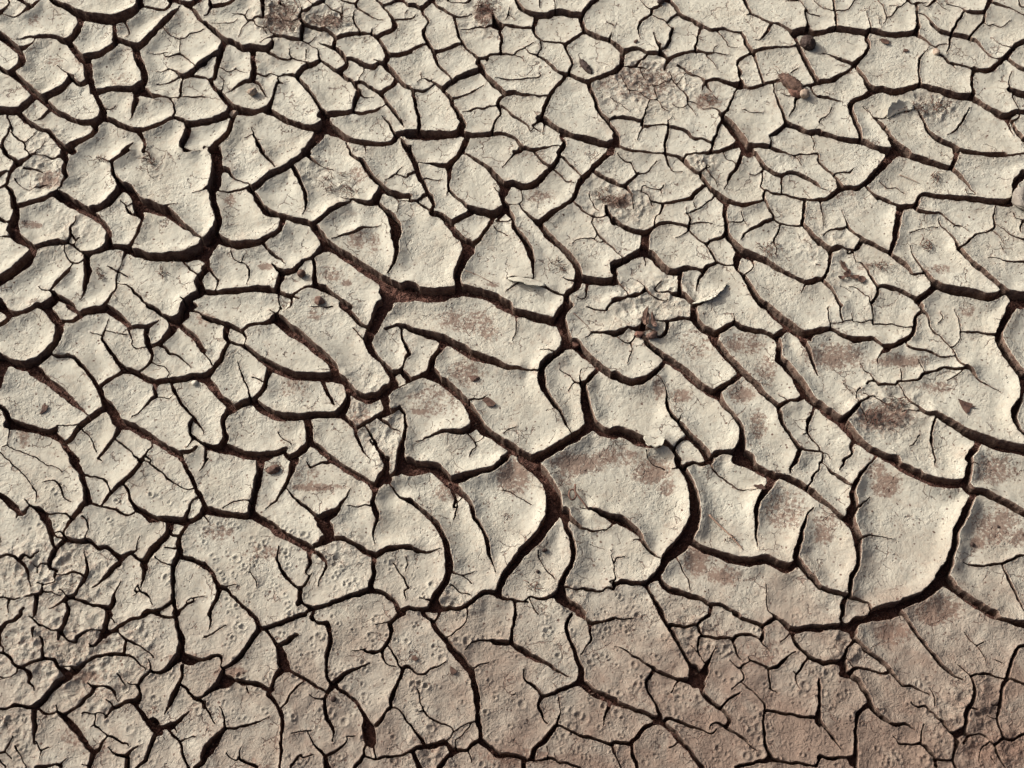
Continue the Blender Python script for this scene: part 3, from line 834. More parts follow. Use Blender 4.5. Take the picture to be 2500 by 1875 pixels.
'24': '''
9,0,1.5 10,10,1.5 12,22,1.5
12,17.5,.8 20,17,1 26,16,1.2
21,0,2 23,8,1.8 26,15,2
26,15,1.5 32,14,1.2 36,13,1.2 35,7,.5
36,13,1.2 38,16,1.2 46,15.5,1.2 54,14,1.2 58,14,1.5
57,0,2.5 58,8,2 58.5,17,2 64,17,1.8 72,17.5,1.5 80,18,1.5 88,20,1.5 100,21,1.2
0,28,7 8,26,6 14,27,5 24,32,5.5 36,37,7 48,36,6 58,36,4.5 66,42,4 73,45,5
73,45,7 80,44,6 88,39,5.5 96,34,5 101,26,4 103,16,3.5 106,8,3 110,4,3
74,48,5 68,51,2.5 63,55,1.2 63,60,.6
106,0,2.5 111,4,3 116,8,2.5 119,15,2 121,23,2 126,29,1.5 130,30,1.5 133,35,1.8 140,42,1.8 147,50,2 150,57,2.5 155,63,3 160,68,4
93,40,2 97,45,3.5 106,48,4 116,49,3.5 126,52,2.5 136,54,2 146,53.5,1.2
146,3,.6 149,10,1 153,20,1.5 153,28,1.5 152,35,1.2 147,41,1.2 142,44,1
153,27.5,1.5 162,27,2 170,27,2 178,29,2 188,32,2
208,0,7 203,9,7 198,19,7 193,29,7 193,38,8 199,49,8 206,59,8 213,68,8 218,78,7 219,88,5 218,96,4 214,104,6 210,112,7 210,122,6 214,132,5 221,140,4
219,78,3 221,77,3
160,68,5 152,68,3 144,67,2.5 135,66,2.5 128,69,2.5 120,71,2.5 113,73,3 108,78,3 100,80,2.5 92,81,2.5 84,81,3 81,84,3 72,85,3 64,83.5,2.5 60,80,2 54,80,2 51,83,3
60,80,2 57,74,1.5 54,71,1 49,69,1 45,62,.5
89,80,1.2 89,72,1 87,66,.4
114,72,1.2 111,65,1 107,58,.4
153,70,1.5 146,75,1 138,80,.4
160,68,4 166,73,3 172,79,2 180,84,1.5 188,88,1.2 196,91,.6
170,76,1 167,70,.8 160,64,.5
84,83,1.5 90,90,1.2 94,97,1.5 99,103,2 106,107,2 110,112,3 115,116,3.5 124,117,4
124,117,4 132,122,4.5 142,128,5 152,134,6 162,140,7 174,145,8 188,150,9 204,154,10 221,158,11
108,111,2 102,112,1.2 96,111,1 89,113,.5
44,87,2.5 41,90,1.5 40,98,1.2 42,104,1.5
42,105,2.5 48,102,2.5 54,98,2 60,96,2
60,98,1.5 66,102,2 74,105,1.5 82,109,.8
48,93,.5 54,97,1
42,106,4 36,113,5 28,122,5.5
0,107,5 6,113,8 14,119,9 22,125,9.5 30,133,9 38,143,8 46,150,7 56,156,7 66,161,7 76,164,6 84,166,6
37,147,4 34,152,3 35,157,2.5 31,162,3 27,166,3.5
44,110,1 49,117,.8 54,124,.4
124,122,2.5 124,130,2.5 122,142,3 124,152,2 127,166,1.5
170,148,6 166,156,6 161,163,6 160,166,6
0,155,1.5 3,157,2 4,166,2
4,156,1 9,158,1 13,163,.5
98,149,.6 104,145,1.2 107,140,1 109,137,.4
26,83,1 31,89,.8 35,95,.4
131,5,.8 134,12,.8 129,17,.8
60,163,1.5 58,166,1.5
''',
'30': '''
80,0,7 85,8,6 89,16,5.5 91,26,5.5 94,36,6 95,44,7 94,48,7
93,47,6 87,55,6.5 80,63,6.5 74,71,5.5 69,79,4 72,85,2.5
92,16,2 100,17,2 106,18,2 113,21,2 116,26,1.5 118,33,1.5
154,0,4 150,7,4.5 143,15,4.5 135,22,4.5 127,28,4 119,35,4 114,41,3.5 110,47,2
97,47,4 106,49,3.5 116,51,3 126,53,3 130,57,3 138,58.5,2.5 144,57,2.5 148,54,3
133,26,3 138,32,3 140,38,3 142,45,3.5 149,53,6 156,58,7.5 163,63,8 170,65,5
170,64,4 180,64,6 190,65,6.5 198,66,7
155,0,1 162,4,2 168,8,2 176,14,2 186,23,2 195,27,1.5 203,31,1.5 210,31,1.5
198,0,4 202,9,4 205,15,4 209,23,4 213,31,4 217,40,5 221,48,5
213,40,2 207,45,2 204,54,3 201,60,4 199,66,5
221,55,5 217,60,6 211,65,6 203,67,6
0,37,5 6,42,6 13,48,7 19,53,6 22,58,5 27,57,4 31,51,2
20,58,3 18,63,1.5
27,43,1 31,47,1.5 36,50,3 42,53,6 47,58,7
47,58,7 51,66,7.5 54,75,6.5 55,85,4 58,92,4 61,94,3
49,57,1.5 56,58,1.5 62,56,1.5 69,57,1.5 76,61,2 80,63,2
56,78,3 61,83,2.5 67,84,2 70,87,2
70,83,2 73,86,4 68,89,4.5 62,94,3
58,78,1.5 62,77,1.5 65,77,1.5 68,80,1.5
73,86,4 82,87,3.5 92,87,4 100,89,4 106,94,4 114,94,4 121,98,4.5 127,103,4.5 131,106,5
90,62,2 95,66,1.5 96,73,1.5 94,83,1
131,106,6 137,102,4.5 143,99,3.5 147,96,2 149,87,1.2 151,81,.5
142,101,3 148,105,3.5 154,107,4 157,107,5
183,67,7 183,76,7 179,83,7 172,89,7 166,96,7.5 159,104,7 156,110,6 157,118,5 154,128,3 152,136,1
186,80,3 191,82,3 195,83,3
203,67,4 200,74,4 196,82,4 194,90,6 195,98,6 193,104,5 189,112,4 187,122,4 187,132,4 188,142,4 188,152,4 189,163,4
178,95,1.5 184,95,1.5 191,95,1.5
195,104,4 203,105,4 211,109,4.5 221,115,5
168,104,.6 175,110,1.2 186,114,1.2
131,108,5 126,114,5 120,120,5 113,126,4 106,132,2 99,137,1.5
90,98,.6 92,106,2 94,115,4 93,122,5 89,131,4 84,139,3 80,145,3 73,149,5
64,123,1.5 72,122,3 80,120,3 88,123,2.5
73,149,5 66,153,3 58,158,2 53,160,1
76,148,3.5 84,150,3.5 92,152,3.5 100,155,3.5 108,156,4 116,159,6 118,166,8
131,130,.8 126,137,2 123,145,3.5 122,153,5 118,160,7
71,153,3.5 73,160,4 73,166,5
60,94,4 57,101,4.5 54,108,4 55,117,3
54,110,2 46,110.5,1.5 40,114,1.5 41,120,1
36,112,1 40,114,1.2
42,98,1 37,102,3 33,104,3 29,101,2 25,103,3 21,107,4
0,104,3 8,102,3 15,103,3 21,107,4 26,112,3.5 29,120,3.5 31,128,2.5 32,137,1
55,117,2.5 60,118,3.5 59,126,1.5 60,131,1.5
60,131,1.2 53,133,1.2 46,134,1.2 39,132,1
46,134,2 45,142,3.5 42,145,3 34,146,2.5 28,146,2
0,148,3 5,147,2 9,148,2 16,150,2 22,148,2
10,150,3 8,157,2 9,165,1
46,142,2 54,141,1.5 60,144,1 65,146,.6
64,139,.8 68,141,1.5 72,146,1
39,147,5 39,156,5 38,166,4
22,164,3 26,160,3
146,138,1 149,133,.6 149,136,1 152,141,2 158,145,2 162,150,1.5 164,156,.6
149,141,1.2 145,144,.6
189,163,6 192,165,6
188,150,3 180,156,3 172,161,3 166,164,5 158,163,4 154,166,4
190,164,5 197,160,3.5 204,155,3 210,151,2
202,152,1 208,147,1.5 221,146,1.2
168,163,5 172,166,5
46,22,.6 54,21,1.5 61,23,2 66,30,2.5 68,37,2 72,42,1.2 77,45,.4
10,0,1 16,6,1.2 22,11,1 30,19,1 35,27,1.2 40,37,.8 40,44,.4
44,0,.8 52,5,.8 61,7,.6 66,13,.5
0,88,1 1,84,1
221,5,2 215,12,1
''',
'31': '''
60,0,6 60,10,6 59,20,6 56,32,5.5 54,42,5 51,50,7 51,56,8
0,54,8 8,56,8 18,58,6.5 30,60,6.5 42,61,6 50,60,8
51,58,9 60,64,9 72,72,8.5 84,80,8 96,86,7.5 106,91,8 112,95,8
20,52,1.2 25,48,1.2 33,44,1.2 42,43,1.2 50,45,1.8
0,60,1.5 4,68,.6
98,0,9 95,6,6 93,14,5 91,22,4 87,28,4 81,36,3.5 76,44,2.5 66,52,.5
89,31,.8 97,40,2.5 107,49,3.5 116,57,3.5 123,62,5
123,63,8 130,62,11 138,58,9 144,53,5 150,43,3 155,35,2 158,31,1
128,70,12 133,76,12 135,82,9 128,87,6
112,95,7 118,98,5 124,102,5 128,106,4
113,96,5 113,105,4 113,114,3.5 109,122,1
140,86,4 148,85,5 156,89,5 164,93,5 172,98,6 180,102,6 185,103,6
136,88,3 128,90,4 120,92,4
185,103,6 194,98,5 204,95,5.5 212,94,5.5 221,95,6
183,104,5 182,114,4.5 183,124,4 180,132,4.5 180,140,5
180,140,5 190,142,4.5 198,147,4.5 206,155,4.5 211,163,5 215,166,6
180,140,5 170,143,4.5 158,147,4 146,151,4 134,155,4 124,158,4 118,160,5
118,160,4 110,156,3 105,152,3 103,147,5 103,140,5 102,137,3.5
81,93,.8 79,100,2 79,108,3 83,118,3 90,128,3.5 97,135,3.5 102,139,4
117,121,.8 112,128,2.5 108,135,3 103,138,4
131,108,2 131,116,2.5 127,125,2 122,136,.6
103,149,4 101,154,5
118,160,4 112,162,4 107,166,3.5
118,160,3 118,166,3
0,112,4 8,121,4.5 12,130,4.5 16,139,5.5 14,146,4.5 10,154,4.5 7,161,4 5,166,4
17,138,4 24,138,3.5 30,145,3.5 38,154,4 46,160,4 51,166,5
18,136,1.5 27,135,1 35,134,.5
50,111,.6 49,119,1.2 52,126,1.2 56,130,1 57,136,.5
49,120,1 45,120,.4
136,0,6 146,6,6 156,12,6.5 166,18,6 176,24,5 183,29,7
197,0,6 196,10,7 192,18,9 188,26,9 184,30,8
212,0,8 213,6,10 210,13,8 204,17,4 199,17,3
221,4,10 215,8,8
201,22,3 201,28,2 206,33,1.8 213,40,3 221,45,4
199,20,4 196,25,5
186,30,6 184,38,4.5 181,46,4 184,55,5 187,64,4 183,72,3 182,82,2 183,91,.8
154,50,.6 166,49.5,1.5 180,49,1.5
110,2,1 114,7,2 120,6,2 126,4,2 133,3,2.5
203,110,.8 208,118,1.5 215,127,2 219,134,2 221,138,2
217,104,1 219,112,1 217,120,.6
216,140,1.5 217,150,1
4,0,2 0,4,2
213,165,6 217,162,5 221,160,5
''',
'32': '''
0,10,16 10,10,14 22,9,10 30,12,11 38,19,10 45,27,9
45,24,9 54,22,9 64,18,6.5 76,14,5.5 88,11,5 97,6,5 106,0,4.5
46,28,8 53,33,5.5 60,40,4.5 66,50,4.5 70,60,4 76,70,4 81,80,4 84,90,4 86,100,3.5 89,110,2 93,121,.5
46,33,3 49,40,3 52,48,2 51,54,1.5 47,64,.6
49,43,2 48,50,2.5
51,46,1 57,41,1
124,0,12 133,7,12.5 142,16,11 149,26,11 154,36,11.5 156,46,14 156,56,17
154,62,13 147,71,10.5 142,80,9.5 134,89,9.5 125,97,9 116,108,8 108,118,7.5 101,128,7 97,138,6 95,144,7
168,58,8 172,64,5 180,70,3.5 188,74,2.5 197,75.5,2 206,76,1.5 214,75,1.5 219,72,.8
168,62,7 169,72,5 173,82,5 176,92,5 177,102,5 175,112,5 171,120,5.5 166,130,5.5 163,140,6
163,142,9 165,150,12 172,155,9 180,160,8 187,166,8
0,44,5 8,50,4.5 17,58,5 27,68,5 34,78,5 39,90,5.5 42,102,6 43,114,6 42,124,6 38,134,7 32,143,7 27,150,8 26,156,11
0,95,4 8,98,3.5 18,100,2.5 26,98,2 33,96,.5
47,122,2.5 54,125,1.5 60,126,1 67,133,.5
58,124,1.5 64,121,1.2 69,119,.6
44,136,1.5 50,138,1 56,143,.8 66,146,.4
11,149,1 18,150,1.5 24,152,3
0,160,5 10,161,5 20,161,5 27,159,10 34,161,5 42,160,4
42,159,4 52,161,4.5 60,159,4.5 68,153,4.5 74,147,5 82,142,5 90,143,5 96,145,6
32,162,4 32,166,2.5
62,160,1 62,166,1
96,147,5 104,149,3.5 112,150,3 120,152,2.5 128,153,1.5
125,152,1.5 130,147,2 138,149,3 146,149,3 154,147,4 160,145,7
114,151,3 114,158,2.5 114.5,166,3.5
130,149,.8 134,159,1 140,166,1
139,98,1.2 140,106,1 145,115,.9 152,123,.6 157,129,.3
184,139,2.5 192,139,3 200,141,2.5 208,141,2 214,139,2.5 221,140,3
184,52,.6 192,52,1.5 200,55,4 210,60,6 221,66,8
100,31,.4 108,34,.7 116,39,.8 124,42,.6 132,47,.4
217,97,.5 219,105,1 221,115,1
216,132,1 221,130,1.5
184,139,2.5 176,139.5,1.4 168,138,3
''',
'33': '''
66,0,4 70,7,6 75,13,6.5 80,22,6.5 84,32,8.5 86,44,10 87,56,10.5 85,68,11 80,80,13 73,90,14 64,98,12 56,107,9 51,116,7 47,125,6 40,130,5.5 34,134,5
75,8,4 80,5,4.5 86,3,3.5 93,5,3 99,4,5 103,0,6
103,4,2 109,12,2 118,20,2 128,27,2 138,31,1.5 147,32.5,1 154,33,.4
132,0,9 144,5,9 154,10,9 164,15,9 172,19,9
172,18,6 180,19,6 190,23,8.5 200,28,9 210,35,8 221,44,8
170,20,8 166,30,6 160,38,5 155,47,4.5 152,58,4 153,70,3.5 154,82,2.5 155,96,.5
196,0,5 192,6,3.5 189,15,.6
221,9,2.5 216,14,2.5 212,22,2.5 208,30,2
214,53,.6 209,60,2.5 204,72,4 200,84,4.5 197,96,5 195,105,6
84,88,6 92,95,5.5 102,99,6.5 114,103,7.5 128,107,8.5 140,110,9 152,109,9 162,107,8 172,112,8 180,116,8.5 188,117,8.5 196,112,7
197,110,6 203,118,6 210,126,6 217,134,5 221,138,5
0,64,7 10,68,8 20,74,7 27,82,5 32,92,4 40,100,3 48,106,2
30,90,1.2 24,87,1 20,88,.4
0,135,5 8,132,5 18,133,5 28,134,5 34,134,6
34,134,4 37,141,3.5 42,150,4.5 48,160,6 51,166,6
48,125,5 51,133,5 58,139,6 68,142,6 80,146,5.5 92,150,5 102,155,4
102,155,4 114,156,4 124,161,3.5 134,165,3
105,156,4 105,162,4 103,166,3
67,106,1 73,113,1.5 77,120,1.2 81,130,1.2 82,140,.8
164,133,.5 165,148,1.2 166,162,1.5 170,166,1.5
38,0,1 43,5,1 50,8,.8 54,10,.5
62,9.8,.6 68,10,.8
0,110,.6 4,106,1 12,104,.5
0,118,1.2 1,127,.8
''',
'34': '''
0,3,1.5 4,2,1 10,8,2 16,15,3 24,21,3.5 31,25,2 37,28,1
29,0,1.5 25,5,2 22,10,.5
59,0,1.5 50,9,3 43,17,4 38,26,5 36,36,5.5 37,46,6 36,52,7
42,51,3 47,47,1.8 55,40,.6
36,52,8 32,60,8 32,66,11
0,44,7 8,50,6.5 16,57,6 24,64,6.5 32,70,10 38,78,9 40,84,9
40,84,9 40,94,6.5 40,106,5.5 38,118,5 33,128,5 31,138,5 32,145,4
45,84,3 52,82,2 60,81.5,1.8 70,83,1 79,85,.5
0,138,4 8,142,4.5 18,145,4.5 28,147,4 38,149,2.5 46,152,2 52,155,1.5 55,162,2
29,147,3 26,155,5 25,166,5
68,0,3 80,3,8 92,10,9 104,16,9.5 118,22,9.5 132,26,9 144,27,9 154,26,9
163,0,5 161,10,5.5 159,20,6 156,26,9
157,29,10 163,36,9 172,36,8 184,40,7.5 196,46,7.5 208,53,8 221,60,8.5
164,42,5 158,54,7 152,66,7 147,78,7 145,90,6.5 142,102,7 140,113,8 134,122,11 130,130,14
130,130,12 122,138,9.5 112,147,8.5 98,153,8.5 84,158,9 70,162,9 58,166,9
136,132,12 146,141,8.5 158,149,8 170,157,8 182,164,8 188,166,8
155,110,.6 164,113,2 174,114,2.5 186,113,3 198,112,3 207,107,3 221,103,3
198,114,1.5 202,124,3 207,134,3.5 213,145,3 219,158,2 221,163,1.5
168,4,1 174,7,.5
126,0,1 127,6,.5
''',
'40': '''
24,0,4 18,6,4 8,10,4 2,15,4 0,20,4
0,30,2 3,36,2 4,42,2 8,45,4 13,52,3.5 20,57,4 24,58,4
0,16,4 0,32,2
31,1,1 36,6,2 41,11,2.5 48,14,2 56,17,1.5 63,18,3
73,0,6 70,8,5 67,15,5 65,19,6
65,19,5 63,26,3
66,19,3 71,25,2.5 77,30,2 82,30,2
26,57,4 34,53,3.5 42,50,3 47,47,3 47,40,3 46,30,3 42,24,2
47,47,3 53,48,3 59,49,4 64,56,4 70,62,6 73,68,7 63,74,6
36,15,3 35,24,2
24,58,3 30,61,4 33,67,5 31,73,3 35,78,1.5 37,82,.6
20,60,1.5 17,65,1.2 10,69,1.2 3,69,1 0,68,1
0,103,2.5 10,102,3 20,99,4 30,100,4.5 37,100,6 44,95,5 50,89,5 56,82,5 62,76,7
117,0,6 115,8,5.5 113,17,6 112,22,9 118,19,6 126,18,5
112,20,6 109,26,5 104,32,3.5 97,36,2
96,31,1 99,35,1.5
108,17,1.2 102,17,1.5 97,17,1.5 92,20,2.5 85,24,4 82,28,3
119,18,4 126,15,4.5 134,10,5 142,6,4.5 152,3,4 160,0,4
120,3,1 124,8,1.5
168,0,3 176,2,3 184,4,3.5 190,4,4 192,12,5 195,22,6 197,32,6.5 196,42,7
127,20,2 132,25,2.5 138,28,3 145,30,2.5 152,35,2 160,41,1.5 166,47,.6
137,29,3.5 135,36,4.5 134,43,4
134,43,4 124,43,3.5 114,44,3.5 104,46,3.5 96,49,3.5 90,54,4 84,59,5 78,63,6
134,43,3.5 142,45,3 148,50,2 154,56,1.5 157,60,.5
69,56,1 76,57,1.2 84,57,1.5
196,42,8 200,48,10 207,50,10 214,50,5 221,49,4
192,48,8 186,54,6 180,60,5 172,63,3.5 163,62,2.5
160,49,.8 162,56,2 161,62,3 155,68,3.5 151,73,3.5 149,77,4
138,73,.8 144,75,1.2 149,76,1.8
149,77,2.5 152,84,3 150,91,4.5 147,95,5
196,56,4 196,66,4 193,75,4
193,75,4 189,84,5 185,93,5.5 182,100,3 178,108,1.5
194,75,2.5 200,79,3 206,86,3 213,93,4 218,95,3
213,93,3 221,87,3
220,96,5 221,100,5
147,95,6 138,95,4 129,99,4 121,102,4 117,106,2.5 114,111,1
115,92,.8 120,98,1.2 121,101,1.5
147,97,4 152,104,4 157,112,5 162,118,6 168,124,8 172,128,7
170,124,9 176,122,5 184,120,7 190,117,4 197,111,3 204,104,1.5
164,115,6 168,118,7
168,131,5 164,140,5 161,150,4.5 158,158,4
182,124,2 186,131,2.5 192,136,2.5 195,142,3 198,152,3 201,160,3 204,166,3
196,136,2 203,133,1.5 210,132,.6
188,121,1.5 190,127,.6
158,158,5 152,162,3 147,166,3
92,73,1.5 97,76,3 101,77,3.5
101,77,3 110,77,2 118,80,3 123,85,3 125,90,1.5 127,95,.5
101,77,4 98,85,4 93,91,4 86,98,4 78,102,3 70,107,4 67,109,4
41,102,3 48,106,3.5 56,107,2.5 62,106,3 68,110,5
61,105,1.5 61,97,1
68,110,5 74,115,6 81,123,6.5 87,132,6 93,141,5.5 99,148,5 101,150,5
101,150,5 107,146,4 111,138,3 116,130,2.5
116,130,2 109,124,2 102,119,2 102,110,1.5
102,119,1.2 98,121,.6
116,130,2.5 124,134,2.5 131,138,2.5 137,139,1.5 139,142,.6
116,109,1.5 108,107,1.5 98,107,1.5 90,106,1.8 88,108,1
101,150,5 98,158,5 96,166,4.5
37,103,5 38,112,5.5 40,122,5.5 38,130,3 37,141,1.5
40,138,1 43,145,2 46,147,1.5 53,143,.8
46,147,1.5 43,157,.8
17,143,.6 22,151,1.2 26,160,1.2 29,166,1.2
0,151,2.5 6,149,2 10,142,2 14,133,1.5
7,150,1.2 14,157,.6
0,158,2 4,163,2 7,166,2
40,166,4 52,165,3 60,163,2.5 66,164,4
66,162,2 71,155,1
116,145,.8 122,150,2 130,153,3 136,153,5 142,147,2.5 150,141,.8
136,154,5 138,166,5
128,64,1 132,70,1.5 136,77,.5
89,162,1 94,164,1.5
211,166,5 221,158,6
8,44,3 3,43,1.5 0,42,1.5
''',
'41': '''
58,0,5 63,6,5 67,13,6 69,18,7
69,18,6 80,17,6 92,13,6 104,8,6 114,3,6 124,0,6
69,19,6 62,28,5 54,39,5 48,49,5.5 40,57,5 32,63,4.5 24,67,4
77,22,4 83,30,4 88,37,4.5 92,42,7 96,52,12 98,60,14 101,67,9
91,40,4 98,36,6 106,31,7 113,25,5
97,68,7 91,74,6 87,82,5 84,92,5
84,93,4 76,91,5 68,88,5.5 58,86,6.5 48,85,7 40,82,6
24,68,4 22,74,8 22,84,15 30,82,12 16,88,8 8,94,4.5 0,99,4
0,55,4 6,54,4 14,50,4 20,52,4 21,58,2 20,64,2
84,92,6 80,99,6 84,106,6 90,114,5 94,124,6 96,134,6.5 97,142,5.5 94,150,4 95,162,4.5 95,172,5 93,184,4 92,190,4
95,116,2.5 102,107,3 107,98,3 114,91,3 122,85,2.5
104,68,4 112,74,4 121,80,4 128,84,4 136,89,4 144,93,2.5 151,97,2
52,92,1 54,98,.5
134,0,3 136,8,3 142,11,4 150,11,5 154,18,5.5 156,30,6 154,42,6 151,52,5 150,62,4 150,73,3.5 154,83,3.5 158,88,5
134,8,2 131,3,2
245,0,6 236,5,6 230,12,6 232,22,6 228,33,5 222,41,5 214,45,4.5 206,47,4 201,47,3 196,43,2 190,44,1.5 182,45,.6
229,8,2 222,10,1 212,13,.6
219,43,3.5 221,52,3 225,60,2 231,64,1.5 237,65,1
226,39,2 233,47,2.5 238,56,3 240,62,3 245,67,4
254,66,4 247,67,4.5 243,76,4.5 238,86,5 234,96,5 231,108,5 230,116,4.5
230,116,4 224,123,4 219,131,5 213,137,6
158,88,8 166,81,6.5 174,74,5.5 184,68,4 196,64,3 206,60,1
164,89,4 172,95,4.5 180,100,4 188,108,4.5 194,118,4.5 198,127,6 201,136,9
202,140,13 204,150,15 205,158,13
207,162,3 209,170,2.5 210,178,2
158,89,7 153,97,5 148,104,4
148,104,3 138,104,2 133,102,1 130,100,.6
148,104,4 149,113,4.5 150,122,5 153,131,4.5 158,140,4 160,149,2 159,158,.6
232,116,2.5 240,118,2.5 246,125,2.5 251,134,3 254,138,3
127,147,.6 132,156,2.5 140,165,3.5 147,172,3.5 151,176,4.5
151,176,4.5 159,171,4 168,164,3.5 176,157,1.5
151,177,6 151,184,7 152,190,8
176,152,1 188,150,.6
196,174,4 191,182,5.5 186,190,5
196,168,3 198,164,3
196,176,2 204,178,2.5 214,179,3 224,177,4 234,176,4.5 244,175,3.5 254,170,4
132,145,1 124,145,1.2 114,147,1 108,149,.6
19,112,.6 22,124,2 24,134,3 25,142,3.5
25,142,3.5 38,141,3.5 50,138,3 60,134,2.5 70,131,1.5 80,128,.5
24,143,5 18,149,8 11,158,12 4,168,12 0,176,10
0,110,2.5 4,120,3 8,128,2 13,134,.6
26,171,.8 30,177,1.5 38,180,2 43,175,1.5 44,165,.8
41,177,2.5 48,181,3.5 56,185,4 64,189,5
8,0,3 6,10,2.5 4,18,1
27,13,.8 18,18,1.5 8,24,2 0,28,3
119,175,2.5 113,183,3 108,190,3
122,178,1.5 134,174,.6
''',
'42': '''
18,0,5 24,7,5 30,13,5.5 35,22,6 42,29,6.5 48,37,7 55,46,8 63,55,9 70,64,8.5 76,69,8
37,0,3 33,7,3 31,11,3
72,0,1 71,8,1 67,15,1 58,20,1.2 50,27,1.5 46,30,2
77,69,7.5 79,80,6.5 82,92,6.5 84,104,6.5 86,118,6 86,132,6 87,144,5 87,155,5
81,67,2 86,63,2 94,61,1.2 100,59,.5
69,44,.8 76,37,2 84,33,3 92,32,3 100,33,4 106,36,5 114,36,5.5 122,36,6 126,35,5
132,0,4 131,10,4 129,20,4 127,32,5
127,37,6 134,43,7 142,48,7 150,52,6.5 158,56,6 166,60,5 174,64,5 182,69,4 190,73,2.5 198,78,1
141,67,.8 142,77,2 148,85,3 156,92,4 163,99,5
165,101,4 176,98,4.5 188,93,5 198,89,5 208,86,6
164,101,6 161,110,4.5 162,120,3.5 166,131,1.5 172,136,.5
200,0,4 195,9,4.5 195,20,4.5 199,32,4.5 204,42,5 207,54,5.5 212,65,6.5 213,76,7 212,85,9
212,84,9 220,90,9.5 230,97,8.5 240,101,8 254,106,8
208,0,4 216,3,4 223,8,3.5 226,12,4
227,11,4 236,9,4 246,7,4 254,5,4
223,10,4 225,20,3.5 225,30,3 220,39,2 212,48,.8
184,102,.6 186,112,1.5 188,120,2 185,127,3.5 183,137,5
183,138,6 176,146,6 168,156,6.5 160,163,6 154,169,6 152,178,5
186,138,3 194,142,4 206,146,5 218,151,5 230,155,4.5 242,158,4.5 251,161,5
251,161,4 254,171,4
250,107,5 246,116,4 243,126,3 242,138,1
0,67,2.5 6,71,3 12,75,3 20,74,3 26,68,2.5 34,65,2 42,62,1.5 46,59,.6
11,93,.6 13,102,1.2 16,112,1.5 19,120,2 26,129,2.5 34,134,2.5 43,136,2 50,139,1.5 54,145,1.5 52,150,1.5 46,156,2
18,119,1 12,120,.6
0,136,3 6,145,3.5 13,153,4 18,160,5
0,171,5 10,166,6 20,163,6 32,161,6 43,159,6.5
43,158,6 48,164,6 53,170,8
55,146,1.2 64,140,1.5 72,136,1.5 78,134,1.2 85,133,1.5
78,134,1 72,142,.8 64,150,.8 58,156,.6
53,170,8 60,169,4.5 70,168,4.5 76,162,5 83,157,5.5 88,157,6
53,171,7 46,177,6 41,184,6.5 36,190,7
4,170,5 8,180,5.5 13,190,6.5
57,157,1 57,166,1
73,170,1.5 76,178,1.5 77,184,.8
88,157,6 95,163,7 104,169,7.5 112,175,7.5 122,175,7.5 132,176,6 140,179,5
142,180,6 142,190,5
152,178,4.5 146,182,4
146,182,4 156,182,3 168,180,3 178,179,3.5 186,183,3.5 196,185,3 206,188,3 212,190,3
170,163,1 172,171,1.5 171,179,1.5
127,100,1 132,98,1
''',
